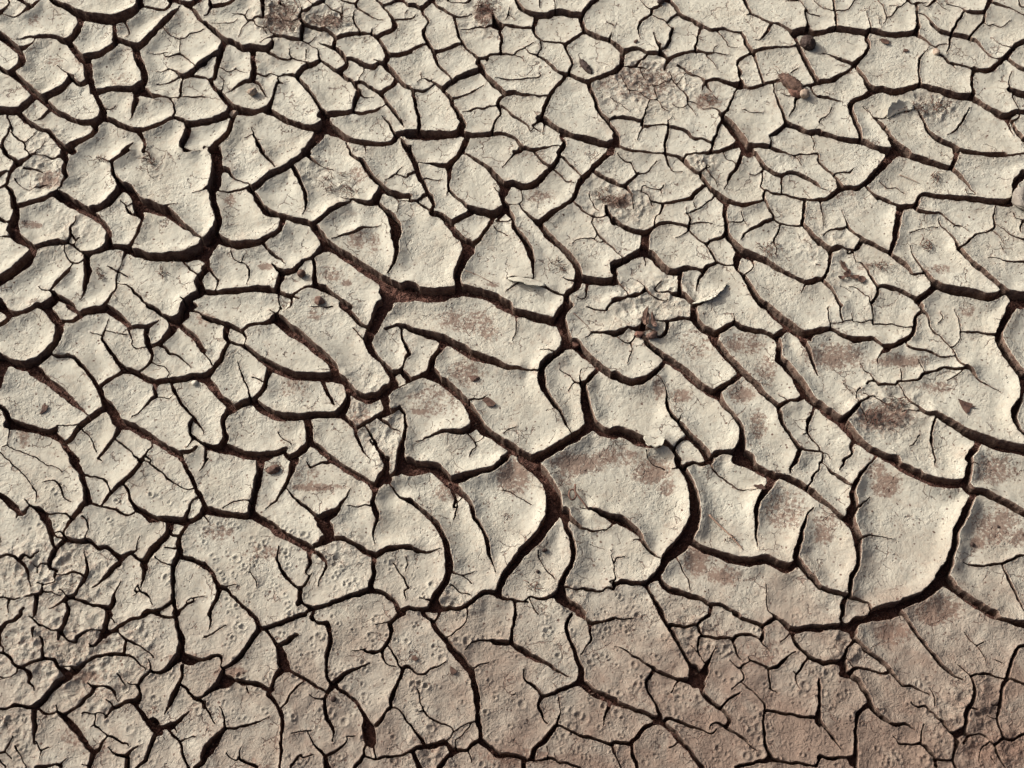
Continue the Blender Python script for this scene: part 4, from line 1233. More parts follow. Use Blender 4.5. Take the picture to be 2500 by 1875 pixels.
'43': '''
59,0,6 62,8,5.5 66,15,6 72,25,5 78,35,5 84,46,5 90,56,5 95,66,6 94,76,7
67,15,4 76,14,4 86,15,4 96,14,3.5 104,12,4
104,12,4 109,6,3.5 116,3,4 120,0,4
104,14,3.5 107,22,3.5 110,26,4 118,28,4 126,30,4.5 134,29,5 140,29,4 146,32,4
146,32,4 152,27,4 160,26,4 170,27,4 178,31,3 184,37,2 190,43,1.5 194,49,.5
146,34,3.5 150,44,3 153,52,2.5 158,58,1
181,32,4 183,24,4 182,16,4.5
148,0,4 158,5,4.5 170,9,4.5 178,12,4.5 182,16,5
182,16,4.5 190,12,4.5 200,6,5
196,0,2 201,6,4.5 208,12,5.5 214,18,6 220,22,7
218,20,7 228,20,7 240,18,7.5 254,18,9
220,24,6 222,34,5.5 228,42,5.5 236,50,6 244,56,6 254,61,6
217,24,1.5 212,30,1.5 205,36,.6
239,56,3 232,65,2.5 226,74,2 225,80,2 227,88,1.5 230,94,.6
225,75,1.5 221,71,.6
0,40,1.5 8,41,1.5 14,45,2 24,52,2.5 34,58,2.5 44,65,3 49,67,4
49,67,4 58,72,4 70,76,4 82,80,4 93,82,6
80,80,2.5 75,88,1.5 70,97,.6
48,69,4 42,79,4 40,88,3.5 44,98,3 50,108,3.5 55,118,4 58,127,5
93,82,7 100,84,12 108,88,7
110,84,6 108,92,5 112,100,6 120,108,5.5 128,114,5 134,118,4.5 140,125,4.5 143,131,4.5 140,138,4
96,72,9 102,78,14 110,74,10 114,64,6 120,54,3 125,41,1
100,68,10 106,82,10
133,115,3.5 140,109,3.5 146,103,3 156,97,.8
105,30,3 104,40,2 105,52,1
96,38,.8 102,46,1
0,108,7 10,112,6 22,116,5 34,120,5 46,126,5 56,131,7
57,131,7 48,136,6 38,142,6 28,150,5.5 20,158,5.5
20,159,5 10,159,5 0,158,5
21,160,5 23,170,4.5 26,180,4 29,190,4
58,133,7 68,142,7 78,152,6.5 88,162,6 98,174,6 106,186,6 110,190,6
62,131,2 72,129,4.5 82,132,4 94,137,3.5 106,141,3 115,145,2.5 122,145,1.8 127,141,.8
79,158,1.2 74,163,1 68,164,.5
119,141,1 121,136,2 129,134,3 136,137,3.5 140,139,4
140,140,4 150,147,3.5 160,154,3 170,162,2 178,168,.8
166,52,.8 168,57,2.5 176,61,3 186,66,3.5 190,69,3
190,69,3.5 200,66,5 209,58,4.5 216,52,2 223,48,.6
190,70,3 192,80,2.5 194,90,2 202,98,.6
192,91,1.2 194,91,1
144,57,.6 150,64,1.5 156,66,2 159,64,2
168,58,1.5 160,63,2.5 158,67,2.5 160,76,2 157,83,2 150,89,2 146,94,.6
157,85,1.5 165,91,2.5 173,97,2.5 180,104,2.5 186,111,3
186,111,3.5 185,122,3.5 184,134,3.5 186,146,4 187,156,4
186,118,3.5 198,120,3.5 212,123,4 226,125,4 240,128,4 250,128,5
187,157,4.5 190,166,4.5 194,176,7
194,178,8 184,183,4.5 172,184,4 160,186,4 150,190,4
194,178,6 204,181,4 216,183,3.5 228,184,3.5 238,188,3.5 250,187,3.5 254,180,3
254,114,4 252,124,5 251,132,6 254,138,5
254,80,3 252,88,3
0,172,2 4,180,2 8,188,2 10,190,2
0,4,2.5 8,6,2.5 16,7,2 24,5,1
105,45,.8 108,56,.8 114,62,.8
''',
'44': '''
96,0,8 86,2,9 72,4,10 58,7,10 46,10,10 40,16,11 34,17,8
0,18,6 12,16,6 24,15,7 34,18,8 42,22,7
27,0,3 26,8,4 30,14,5
42,22,6 42,30,6 50,37,5 58,45,5 66,51,4.5 76,58,4.5 84,64,4.5 88,69,5
42,33,4.5 36,40,3.5 32,48,4 30,56,6 27,62,7
0,62,5 8,62,5.5 18,60,6 28,62,10 30,70,10
30,72,9 26,76,6 36,75,8 42,69,5 50,66,4 60,68,3 70,71,3 80,73,3.5 87,71,4
34,54,1 38,60,1.2 42,66,1.5
40,77,7 48,84,6 54,94,6.5 60,105,7 62,112,7 70,121,5 78,129,5 88,135,5 98,137,4.5 106,136,3.5 114,140,2 120,144,.6
60,114,6 51,118,5 46,124,5.5 45,136,5 44,148,5 45,160,5.5 45,172,5.5 46,190,5.5
0,80,3 1,92,4.5 1,106,4 0,120,4
0,133,3.5 8,142,3.5 16,153,3 23,161,2 28,168,1
0,175,3 10,177,4.5 22,178,4.5 34,177,4 44,177,4.5
36,178,6 42,184,7
89,70,4.5 95,80,4 103,87,4 112,88,3.5 120,92,2.5 130,97,1.5 138,100,.6
100,0,6 106,6,5 112,16,5 122,28,5 132,41,5 142,52,5 152,64,4.5 162,72,4 170,78,3 178,82,1
208,0,5 220,5,5.5 232,9,5.5 244,12,6.5 254,13,8
180,22,.6 186,30,1.5 193,35,1.5 199,42,1.8 204,50,1.2 208,59,.5
196,38,1.2 204,34,.5
172,62,.6 178,68,1.5 184,73,2 188,78,3
188,78,3 196,75,3 208,74,3 218,76,2.5 229,80,2
189,79,4 192,90,4.5 191,102,5 187,112,6 182,120,7 181,132,7 178,142,6
189,117,2 196,120,1.5
254,38,4 247,40,4.5 242,50,4.5 238,62,4.5 234,74,5 232,80,5
234,80,4 242,83,4 254,88,4
232,80,5 227,92,4.5 225,104,4.5 222,116,4.5 221,128,3 222,138,3.5 226,148,3.5 229,153,5
223,111,1.5 216,112,1 212,112,.6
221,128,1.5 214,128,1 209,125,.6
254,148,3.5 244,154,3.5 236,155,4 229,152,4
229,153,5 222,159,4 217,163,3 212,158,2 206,151,2
206,150,2 198,148,2 190,149,2 184,150,3
218,162,3 220,170,3 224,180,3 231,190,3
208,160,2 202,166,2 199,176,2 200,186,1
138,92,.6 142,98,2 144,105,2 144,114,.6
113,108,1 118,113,2 124,115,2.5 132,114,2.5 138,120,3 146,127,3 153,133,3.5 160,142,4 165,149,5
165,149,6 172,148,9 178,142,8
166,150,6 170,158,8 168,168,5 166,180,4 170,190,4
178,146,6 184,150,4 180,160,4
132,136,.8 128,144,2 127,152,2.5 126,160,3
126,160,4 116,161,3 106,160,3 98,159,2.5 94,153,1.2 90,149,.5
126,160,4 132,165,4.5 138,173,4.5 143,180,5 144,188,5
144,181,4 156,180,3 166,179,2.5
213,178,1 218,185,1.5
238,155,1.5 242,161,.8
220,56,.8 228,61,.5
''',
}

# ---------------------------------------------------------------- traced crack network -> ground fields
def px2world(u, v):
    """photo pixel -> point on the mean mud surface (z = 0) under the tilted camera"""
    a = (np.asarray(u, float) - PW / 2) / PW * 2 * TANH
    b = -(np.asarray(v, float) - PH / 2) / PW * 2 * TANH
    dy = b * CT + ST
    dz = b * ST - CT
    s = CAM_H / -dz
    return a * s, CAM_Y + dy * s

def world2px(x, y):
    dx, dy, dz = x, y - CAM_Y, -CAM_H
    depth = dy * ST - dz * CT
    b = (dy * CT + dz * ST) / depth
    a = dx / depth
    return a / (2 * TANH) * PW + PW / 2, -b / (2 * TANH) * PW + PH / 2

def parse_traces():
    """every crack as a smooth polyline (pixels) with a width at each point"""
    out = []
    for tile, text in TR.items():
        r, c = int(tile[0]), int(tile[1])
        k = 500 / 253.8 if tile in ('41', '42', '43', '44') else 500 / 221.2
        for line in text.strip().split('\n'):
            P, W = [], []
            for tok in line.split():
                q = [float(t) for t in tok.split(',')]
                P.append((c * 500 + q[0] * k, r * 375 + q[1] * k))
                W.append(q[2] * k if len(q) > 2 else np.nan)
            P, W = np.array(P), np.array(W)
            if len(P) < 2 or np.hypot(*(P[-1] - P[0])) < 1.5 and len(P) < 3: continue
            i = np.arange(len(W)); ok = ~np.isnan(W)
            W = np.interp(i, i[ok], W[ok])
            out.append([P, W])
    # carry line ends that stop at a tile seam or just short of another crack on to it
    segA = np.concatenate([p[:-1] for p, w in out]); segB = np.concatenate([p[1:] for p, w in out])
    own = np.concatenate([np.full(len(p) - 1, i) for i, (p, w) in enumerate(out)])
    sw = np.concatenate([np.minimum(w[:-1], w[1:]) for p, w in out])
    for i, (P, W) in enumerate(out):
        for end in (0, -1):
            p, w = P[end], W[end]
            if w < 2.0: continue
            ab = segB - segA
            t = np.clip(((p - segA) * ab).sum(1) / np.maximum((ab ** 2).sum(1), 1e-9), 0, 1)
            q = segA + ab * t[:, None]
            d = np.hypot(*(q - p).T); d[own == i] = 1e9
            j = d.argmin()
            if 0.5 < d[j] < SNAP and d[j] > 0.3 * (w + sw[j]) / 2:
                if end == 0: out[i] = [np.vstack([q[j], out[i][0]]), np.r_[min(w, sw[j]), out[i][1]]]
                else: out[i] = [np.vstack([out[i][0], q[j]]), np.r_[out[i][1], min(w, sw[j])]]
    res = []
    for P, W in out:                                   # Catmull-Rom
        n = len(P)
        if n > 2:
            Q = np.vstack([2 * P[0] - P[1], P, 2 * P[-1] - P[-2]])
            pts, ws = [], []
            for i in range(n - 1):
                p0, p1, p2, p3 = Q[i:i + 4]
                for t in (0, .25, .5, .75):
                    pts.append(.5 * (2 * p1 + (p2 - p0) * t + (2 * p0 - 5 * p1 + 4 * p2 - p3) * t * t + (3 * p1 - p0 - 3 * p2 + p3) * t ** 3))
                    ws.append(W[i] + (W[i + 1] - W[i]) * t)
            pts.append(P[-1]); ws.append(W[-1])
            P, W = np.array(pts), np.array(ws)
        res.append((P, W))
    return res

def vnoise(shape, cell, seed, spacing=None):
    """smooth value noise on the grid, about -1..1, feature size in metres"""
    rs = np.random.RandomState(seed)
    f = cell / (spacing or CELL)
    ny, nx = int(shape[0] / f) + 4, int(shape[1] / f) + 4
    g = rs.uniform(-1, 1, (ny, nx)).astype(np.float32)
    def axis(n):
        t = np.arange(n, dtype=np.float32) / f + 1
        i = t.astype(int); u = t - i
        w = np.stack([(1 - u) ** 3, 3 * u ** 3 - 6 * u * u + 4, -3 * u ** 3 + 3 * u * u + 3 * u + 1, u ** 3]) / 6
        return i, w
    iy, wy = axis(shape[0]); ix, wx = axis(shape[1])
    h = sum(wy[k][:, None] * g[np.minimum(iy - 1 + k, ny - 1)] for k in range(4))
    return 1.7 * sum(wx[k][None, :] * h[:, np.minimum(ix - 1 + k, nx - 1)] for k in range(4))

def blur(a, n):
    for _ in range(2):
        for ax in (0, 1):
            c = np.cumsum(np.pad(a, [(n + 1, n) if k == ax else (0, 0) for k in (0, 1)], mode='edge'), axis=ax, dtype=np.float64)
            a = (np.take(c, range(2 * n + 1, c.shape[ax]), ax) - np.take(c, range(0, c.shape[ax] - 2 * n - 1), ax)) / (2 * n + 1)
    return a.astype(np.float32)

def crack_fields():
    cracks = parse_traces()
    shape = (NY, NX)
    X = X0 + CELL * np.arange(NX); Y = Y0 + CELL * np.arange(NY)
    gx, gy = np.meshgrid(X, Y)
    # outside the traced field the cracks run straight on: read the field at the clamped place
    u, v = world2px(gx, gy)
    cu, cv = np.clip(u, 0, PW), np.clip(v, 0, PH)
    qx, qy = px2world(cu, cv)
    wob = .0007 * vnoise(shape, .007, 1) + .0006 * vnoise(shape, .0036, 2) + .0004 * vnoise(shape, .0021, 3)
    wob2 = .0007 * vnoise(shape, .007, 4) + .0006 * vnoise(shape, .0036, 5) + .0004 * vnoise(shape, .0021, 6)
    qx = (qx + wob).astype(np.float32); qy = (qy + wob2).astype(np.float32)
    width = np.zeros(shape, np.float32); sdf = np.full(shape, R_FIELD, np.float32); curl = np.full(shape, R_FIELD, np.float32)
    for P, W in cracks:
        x, y = px2world(P[:, 0], P[:, 1])
        # width across the crack, measured on the ground
        d = np.gradient(P, axis=0); n = np.stack([-d[:, 1], d[:, 0]], 1); n /= np.maximum(np.hypot(*n.T), 1e-9)[:, None]
        ax, ay = px2world(*(P + n * W[:, None] / 2).T); bx, by = px2world(*(P - n * W[:, None] / 2).T)
        tx, ty = np.gradient(x), np.gradient(y); L = np.maximum(np.hypot(tx, ty), 1e-9)
        w = np.abs((ax - bx) * -ty / L + (ay - by) * tx / L)
        w = w * (1 + (WIDEN - 1) * np.clip((w - .0026) / .003, 0, 1))
        w = np.maximum(w, WMIN)
        for i in range(len(x) - 1):
            xa, ya, xb, yb = x[i], y[i], x[i + 1], y[i + 1]
            wide = max(w[i], w[i + 1])
            R = R_FIELD if wide > .0022 else .008
            i0 = max(int((min(xa, xb) - R - X0) / CELL), 0); i1 = min(int((max(xa, xb) + R - X0) / CELL) + 2, NX)
            j0 = max(int((min(ya, yb) - R - Y0) / CELL), 0); j1 = min(int((max(ya, yb) + R - Y0) / CELL) + 2, NY)
            # the margin copies its border, so let the window run on to the edge there
            if i0 < MX: i0 = 0
            if i1 > NX - MX: i1 = NX
            if j0 < MY: j0 = 0
            if j1 > NY - MY: j1 = NY
            if i1 <= i0 or j1 <= j0: continue
            sx, sy = qx[j0:j1, i0:i1] - np.float32(xa), qy[j0:j1, i0:i1] - np.float32(ya)
            ex, ey = np.float32(xb - xa), np.float32(yb - ya)
            t = np.clip((sx * ex + sy * ey) / np.float32(max(ex * ex + ey * ey, 1e-12)), 0, 1)
            dd = np.hypot(sx - t * ex, sy - t * ey)
            ww = np.float32(w[i]) + t * np.float32(w[i + 1] - w[i])
            s = dd - ww / 2
            near = s < sdf[j0:j1, i0:i1]
            sdf[j0:j1, i0:i1][near] = s[near]; width[j0:j1, i0:i1][near] = ww[near]
            if wide > .0016:
                cc = s + np.clip(.0042 - ww, 0, 1) * 5
                np.minimum(curl[j0:j1, i0:i1], cc, out=curl[j0:j1, i0:i1])
    return sdf, curl, width, u, v

def components(mask):
    """4-connected labels by row runs and union-find"""
    ny, nx = mask.shape
    m = np.pad(mask.astype(np.int8), ((0, 0), (1, 1)))
    d = np.diff(m, axis=1)
    rs, cs = np.nonzero(d == 1); re, ce = np.nonzero(d == -1)
    parent = list(range(len(rs)))
    def find(a):
        while parent[a] != a:
            parent[a] = parent[parent[a]]; a = parent[a]
        return a
    first = np.searchsorted(rs, np.arange(ny + 1))
    for r in range(1, ny):
        i, ie, j, je = first[r - 1], first[r], first[r], first[r + 1]
        while i < ie and j < je:
            if cs[i] < ce[j] and cs[j] < ce[i]:
                a, b = find(i), find(j)
                if a != b: parent[b] = a
            if ce[i] < ce[j]: i += 1
            else: j += 1
    root = np.array([find(i) for i in range(len(parent))])
    _, lab = np.unique(root, return_inverse=True)
    out = np.full(ny * nx + 1, 0, np.int32)
    st = rs * nx + cs; en = rs * nx + ce
    np.add.at(out, st, lab + 1); np.add.at(out, en, -(lab + 1))
    return np.cumsum(out[:-1]).reshape(ny, nx).astype(np.int32), lab.max() + 1

# ---------------------------------------------------------------- materials
def mat(name):
    m = bpy.data.materials.new(name); m.use_nodes = True
    nt = m.node_tree; nt.nodes.clear()
    out = nt.nodes.new('ShaderNodeOutputMaterial'); bs = nt.nodes.new('ShaderNodeBsdfPrincipled')
    nt.links.new(bs.outputs[0], out.inputs[0])
    bs.inputs['Roughness'].default_value = .9; bs.inputs['Specular IOR Level'].default_value = .2
    return m, nt, bs
class N:
    """small helper for chaining shader nodes"""
    def __init__(s, nt): s.nt = nt; s.pos = nt.nodes.new('ShaderNodeNewGeometry').outputs['Position']
    def put(s, sock, v):
        if hasattr(v, 'node'): s.nt.links.new(v, sock)
        else: sock.default_value = v
    def noise(s, size, detail=3, rough=.55, dist=0, off=0, color=False):
        n = s.nt.nodes.new('ShaderNodeTexNoise'); n.inputs['Scale'].default_value = 1 / size
        n.inputs['Detail'].default_value = detail; n.inputs['Roughness'].default_value = rough; n.inputs['Distortion'].default_value = dist
        v = s.pos
        if off:
            a = s.nt.nodes.new('ShaderNodeVectorMath'); a.operation = 'ADD'; s.put(a.inputs[0], v); a.inputs[1].default_value = (off, off * .7, off * .3); v = a.outputs[0]
        s.put(n.inputs['Vector'], v)
        return n.outputs['Color' if color else 'Fac']
    def voro(s, size, feat='F1', rand=1.0, out='Distance', vec=None):
        n = s.nt.nodes.new('ShaderNodeTexVoronoi'); n.feature = feat; n.inputs['Scale'].default_value = 1 / size
        n.inputs['Randomness'].default_value = rand; s.put(n.inputs['Vector'], vec or s.pos)
        return n.outputs[out]
    def math(s, op, a, b=0.0, c=None):
        n = s.nt.nodes.new('ShaderNodeMath'); n.operation = op; s.put(n.inputs[0], a); s.put(n.inputs[1], b)
        if c is not None: s.put(n.inputs[2], c)
        return n.outputs[0]
    def step(s, v, lo, hi, a=0.0, b=1.0):
        n = s.nt.nodes.new('ShaderNodeMapRange'); n.interpolation_type = 'SMOOTHSTEP'
        s.put(n.inputs[0], v); s.put(n.inputs[1], lo); s.put(n.inputs[2], hi); s.put(n.inputs[3], a); s.put(n.inputs[4], b)
        return n.outputs[0]
    def mix(s, f, a, b):
        n = s.nt.nodes.new('ShaderNodeMix'); n.data_type = 'RGBA'
        s.put(n.inputs[0], f); s.put(n.inputs[6], a if hasattr(a, 'node') else (*a, 1)); s.put(n.inputs[7], b if hasattr(b, 'node') else (*b, 1))
        return n.outputs[2]
    def attr(s, name):
        n = s.nt.nodes.new('ShaderNodeAttribute'); n.attribute_name = name; return n.outputs['Fac']
    def bump(s, h, dist, strength=1.0, normal=None):
        n = s.nt.nodes.new('ShaderNodeBump'); s.put(n.inputs['Height'], h); n.inputs['Distance'].default_value = dist; n.inputs['Strength'].default_value = strength
        if normal is not None: s.put(n.inputs['Normal'], normal)
        return n.outputs[0]

CREAM, CREAM2, BROWN, RED = (.455, .452, .38), (.395, .385, .318), (.18, .128, .098), (.155, .1, .075)
def top_material():
    m, nt, bs = mat('dry_mud_skin'); n = N(nt)
    stain, tint, rough = n.attr('stain'), n.attr('tint'), n.attr('crumple')
    c = n.mix(n.step(n.noise(.045, 4), .38, .68), CREAM, CREAM2)
    c = n.mix(n.math('MULTIPLY', n.step(n.noise(.006, 6, .72, .2, 3), .47, .72), .5), c, (.295, .245, .19))
    c = n.mix(n.math('MULTIPLY', n.step(n.noise(.022, 6, .7, .5, 5), .52, .75), .4), c, (.28, .215, .165))
    # brown grime over the lower ground, with vignette darkening painted into the colour
    t = n.math('ADD', tint, n.math('MULTIPLY', n.math('SUBTRACT', n.noise(.045, 5, .66, .6, 7), .5), n.step(tint, .1, .6, .2, 1.5)))
    t = n.math('MINIMUM', n.math('MAXIMUM', n.math('MULTIPLY', t, .88), 0.0), .92)
    c = n.mix(t, c, BROWN)
    # rusty silt left in the hollows of the dishes
    grain = n.math('ADD', n.math('MULTIPLY', n.noise(.0032, 2, .8, .2, 11), 1.5), n.math('MULTIPLY', n.noise(.014, 4, .65, .8, 12), .85))
    st = n.step(n.math('ADD', n.math('MULTIPLY', stain, .55), grain), 1.27, 1.66)
    st = n.math('MULTIPLY', st, n.step(stain, .0, .35))
    c = n.mix(n.math('MULTIPLY', st, .82), c, RED)
    cr = n.math('MULTIPLY', rough, n.step(n.noise(.0055, 5, .8, 1.0, 15), .46, .62))
    c = n.mix(n.math('MULTIPLY', cr, .62), c, (.2, .14, .108))
    # specks and crumbs lying on the skin
    for size, lo, hi, amt, off in ((.0095, .095, .15, .95, 0), (.0055, .13, .2, .85, 1)):
        w = n.nt.nodes.new('ShaderNodeVectorMath'); w.operation = 'MULTIPLY_ADD'
        n.put(w.inputs[0], n.noise(.004, 2, .5, 0, off + 2, True)); w.inputs[1].default_value = (.0022,) * 3; n.put(w.inputs[2], n.pos)
        d = n.voro(size, vec=w.outputs[0])
        sp = n.math('MULTIPLY', n.step(d, lo, hi, 1, 0), n.step(n.noise(.013, 3, .6, 0, 21 + off), .43, .56))
        c = n.mix(n.math('MULTIPLY', sp, amt), c, (.10, .062, .048))
    # hair cracks too fine to build, and crumbly rims
    w = n.nt.nodes.new('ShaderNodeVectorMath'); w.operation = 'MULTIPLY_ADD'
    n.put(w.inputs[0], n.noise(.012, 3, .6, 0, 50, True)); w.inputs[1].default_value = (.014,) * 3; n.put(w.inputs[2], n.pos)
    hair = n.math('MULTIPLY', n.step(n.voro(.021, 'DISTANCE_TO_EDGE', vec=w.outputs[0]), .008, .026, 1, 0), n.step(n.noise(.03, 3, .6, 0, 52), .53, .6))
    c = n.mix(n.math('MULTIPLY', hair, .7), c, (.14, .09, .07))
    rim = n.attr('rim')
    c = n.mix(n.math('MULTIPLY', rim, n.step(n.noise(.0024, 4, .7, 0, 55), .46, .62, 0, .75)), c, (.30, .215, .165))
    n.put(bs.inputs['Base Color'], c)
    h = n.math('ADD', n.math('MULTIPLY', n.noise(.0046, 2, .7, .4, 30), n.step(n.noise(.05, 1, .5, 0, 34), .35, .65, .4, .85)), n.math('MULTIPLY', n.math('ADD', rough, n.math('MULTIPLY', tint, .8)), n.noise(.006, 2.5, .75, 1.5, 31)))
    h = n.math('ADD', h, n.math('MULTIPLY', n.math('MULTIPLY', rim, n.noise(.0026, 2, .7, 0, 56)), 1.0))
    h = n.math('SUBTRACT', h, n.math('MULTIPLY', hair, .5))
    pits = n.step(n.voro(.0062), .06, .16, -.5, 0)
    h = n.math('ADD', h, n.math('MULTIPLY', pits, n.step(n.noise(.02, 2, .5, 0, 33), .45, .6)))
    b = n.bump(h, .002, 1.0)
    n.put(bs.inputs['Normal'], b)
    return m
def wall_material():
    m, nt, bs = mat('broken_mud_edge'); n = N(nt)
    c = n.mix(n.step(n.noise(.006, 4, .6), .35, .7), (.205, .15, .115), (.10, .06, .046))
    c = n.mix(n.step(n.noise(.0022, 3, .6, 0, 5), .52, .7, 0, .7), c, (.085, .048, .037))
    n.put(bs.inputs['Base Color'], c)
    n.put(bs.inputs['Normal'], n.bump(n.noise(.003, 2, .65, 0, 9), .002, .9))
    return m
def soil_material():
    m, nt, bs = mat('red_crumb_soil'); n = N(nt)
    c = n.mix(n.step(n.noise(.004, 4, .65), .35, .68), (.07, .034, .026), (.14, .07, .052))
    c = n.mix(n.step(n.noise(.0022, 2, .6, 0, 8), .58, .72, 0, .6), c, (.27, .165, .125))
    n.put(bs.inputs['Base Color'], c)
    n.put(bs.inputs['Normal'], n.bump(n.noise(.0034, 2, .7, 0, 4), .0045, 1.0))
    return m
def far_material():
    m, nt, bs = mat('dry_mud_far'); n = N(nt)
    e = n.voro(.07, 'DISTANCE_TO_EDGE'); k = n.step(e, .02, .05)
    n.put(bs.inputs['Base Color'], n.mix(k, (.13, .07, .055), n.mix(n.noise(.05, 4), CREAM, CREAM2)))
    n.put(bs.inputs['Normal'], n.bump(k, .01, 1.0))
    return m
def plain(name, col, col2=None, size=.003, rough=.8, bump=.0006):
    m, nt, bs = mat(name); n = N(nt); bs.inputs['Roughness'].default_value = rough
    f = n.noise(size, 4, .65)
    n.put(bs.inputs['Base Color'], n.mix(n.step(f, .35, .68), col, col2 or tuple(v * .55 for v in col)))
    n.put(bs.inputs['Normal'], n.bump(n.noise(size * .6, 3, .6, 0, 3), bump, .8))
    return m
M_TOP, M_WALL, M_SOIL, M_FAR = top_material(), wall_material(), soil_material(), far_material()

# ---------------------------------------------------------------- height of every plate
SDF, CURL, WIDTH, GU, GV = crack_fields()
SHAPE = SDF.shape
GX, GY = np.meshgrid(X0 + CELL * np.arange(NX), Y0 + CELL * np.arange(NY))
def ctrl(xs, ys, table, u, v):
    """bilinear lookup of a hand-set table over the ground"""
    t = np.array(table, np.float32); u = np.clip(u, xs[0], xs[-1]); v = np.clip(v, ys[0], ys[-1])
    i = np.clip(np.searchsorted(xs, u) - 1, 0, len(xs) - 2); j = np.clip(np.searchsorted(ys, v) - 1, 0, len(ys) - 2)
    xs, ys = np.array(xs, float), np.array(ys, float)
    a = (u - xs[i]) / (xs[i + 1] - xs[i]); b = (v - ys[j]) / (ys[j + 1] - ys[j])
    return (t[j, i] * (1 - a) + t[j, i + 1] * a) * (1 - b) + (t[j + 1, i] * (1 - a) + t[j + 1, i + 1] * a) * b
def blobs(items):
    """soft patches: (u, v, radius across, radius along, strength) in photo pixels"""
    f = np.zeros(SHAPE, np.float32)
    for q in items:
        u0, v0, ru, rv, s = q
        k = ((GU - u0) / ru) ** 2 + ((GV - v0) / rv) ** 2
        f = np.maximum(f, s * np.clip(1.15 - k * .62, 0, 1))
    return f
CMAP = ctrl([250, 750, 1250, 1750, 2250], [187, 562, 937, 1250, 1420, 1690],
    [[.95, .8, .35, .3, .45], [.85, .9, .6, .4, .55], [.65, .7, .9, .85, .9], [.4, .55, 1.15, 1.15, 1.2], [.25, .3, .55, .75, .95], [.2, .16, .16, .16, .3]], GU, GV)
CRUMPLE = blobs([(690, 55, 75, 45, 1), (810, 60, 60, 40, .8), (1590, 200, 130, 70, .8), (1480, 490, 60, 60, .6), (1535, 500, 60, 50, .8),
    (1715, 405, 35, 30, 1), (1620, 735, 110, 60, .8), (1560, 790, 60, 50, .8), (130, 1400, 130, 90, 1), (150, 1590, 170, 90, 1.1), (230, 1660, 90, 80, 1),
    (300, 1560, 90, 50, .8), (110, 430, 45, 50, .9), (110, 350, 60, 40, .6), (2160, 1010, 110, 60, .8), (2270, 262, 70, 35, .9), (880, 960, 60, 60, .5), (930, 1040, 60, 60, .7),
    (960, 1120, 40, 60, .8), (870, 1000, 40, 50, .7), (1700, 1550, 70, 60, 1), (2070, 1590, 50, 60, .9), (2380, 1760, 90, 90, 1.1), (2460, 1820, 60, 60, 1),
    (1050, 1840, 60, 50, .9), (1110, 1475, 60, 25, .8), (1385, 1460, 50, 40, .9), (840, 1345, 60, 50, .7), (180, 560, 70, 40, .5), (2050, 640, 60, 50, .4), (1180, 40, 50, 50, .6),
    (780, 430, 60, 35, .5), (830, 460, 40, 40, .5), (2010, 600, 60, 60, .5), (370, 400, 50, 40, .4), (40, 1760, 60, 70, .7)])
STAIN = blobs([(1410, 1135, 65, 24, 1), (1500, 1118, 70, 20, .8), (1590, 1150, 45, 30, .9), (1625, 1188, 20, 22, .8), (1378, 1165, 22, 32, .6), (1255, 1165, 42, 38, .9),
    (1915, 1245, 48, 50, .6), (1700, 1372, 28, 34, 1), (1765, 1405, 42, 22, .9), (2010, 1290, 32, 40, .7), (2163, 1186, 36, 26, 1), (2138, 1150, 24, 24, .7),
    (2430, 1285, 52, 46, .8), (2482, 1312, 24, 22, .9), (2388, 1326, 18, 16, 1), (2425, 1150, 60, 34, .7), (2290, 1488, 60, 30, .9), (2180, 1548, 42, 24, .9), (2282, 1508, 36, 18, 1),
    (1135, 785, 75, 28, .7), (1192, 812, 28, 22, .7), (1140, 915, 45, 30, .7), (1060, 985, 65, 34, .6), (1022, 1006, 22, 8, 1), (1660, 968, 28, 16, .9), (1608, 955, 14, 24, .7),
    (1815, 842, 46, 24, .8), (1868, 905, 26, 36, .7), (1805, 966, 32, 24, .8), (1852, 1038, 20, 32, .8), (2035, 872, 70, 28, .8), (2200, 882, 66, 14, .9), (2160, 1022, 66, 30, .9),
    (2280, 948, 40, 16, .7), (725, 950, 45, 24, .5), (875, 1020, 34, 30, .6), (772, 772, 20, 12, .7), (765, 1190, 66, 9, 1), (740, 1165, 40, 24, .5), (530, 1298, 42, 18, .7), (645, 1350, 50, 20, .5),
    (868, 585, 28, 22, .7), (910, 590, 18, 26, .6), (562, 490, 16, 14, .7), (650, 650, 20, 9, 1), (808, 668, 30, 18, .7), (846, 690, 12, 8, 1), (1203, 698, 14, 8, 1), (1315, 480, 40, 16, .6),
    (84, 52, 14, 14, .6), (130, 150, 24, 10, .5), (1560, 200, 90, 40, .6), (1728, 250, 34, 18, .9), (1180, 35, 22, 26, 1), (1512, 490, 30, 16, .9), (124, 440, 28, 22, .8), (75, 550, 28, 9, .8),
    (800, 55, 40, 16, .9), (690, 50, 40, 40, .7), (1095, 1205, 34, 18, .7), (300, 200, 34, 24, .4), (200, 160, 20, 20, .5), (1300, 380, 40, 12, .5), (880, 425, 30, 20, .5), (500, 780, 26, 16, .7),
    (60, 1060, 16, 34, .7), (1700, 840, 60, 40, .4), (2050, 470, 40, 16, .5), (2290, 660, 30, 12, .6), (2110, 650, 20, 10, .6), (620, 1880, 40, 30, .6), (180, 1800, 30, 30, .6), (2360, 760, 20, 14, .6),
    (1260, 1850, 90, 20, .8), (2440, 1830, 80, 40, .9), (1600, 1700, 60, 20, .4), (1850, 1600, 80, 40, .4), (560, 1640, 40, 14, .9), (450, 1610, 40, 14, .9), (200, 1650, 40, 14, .9)])
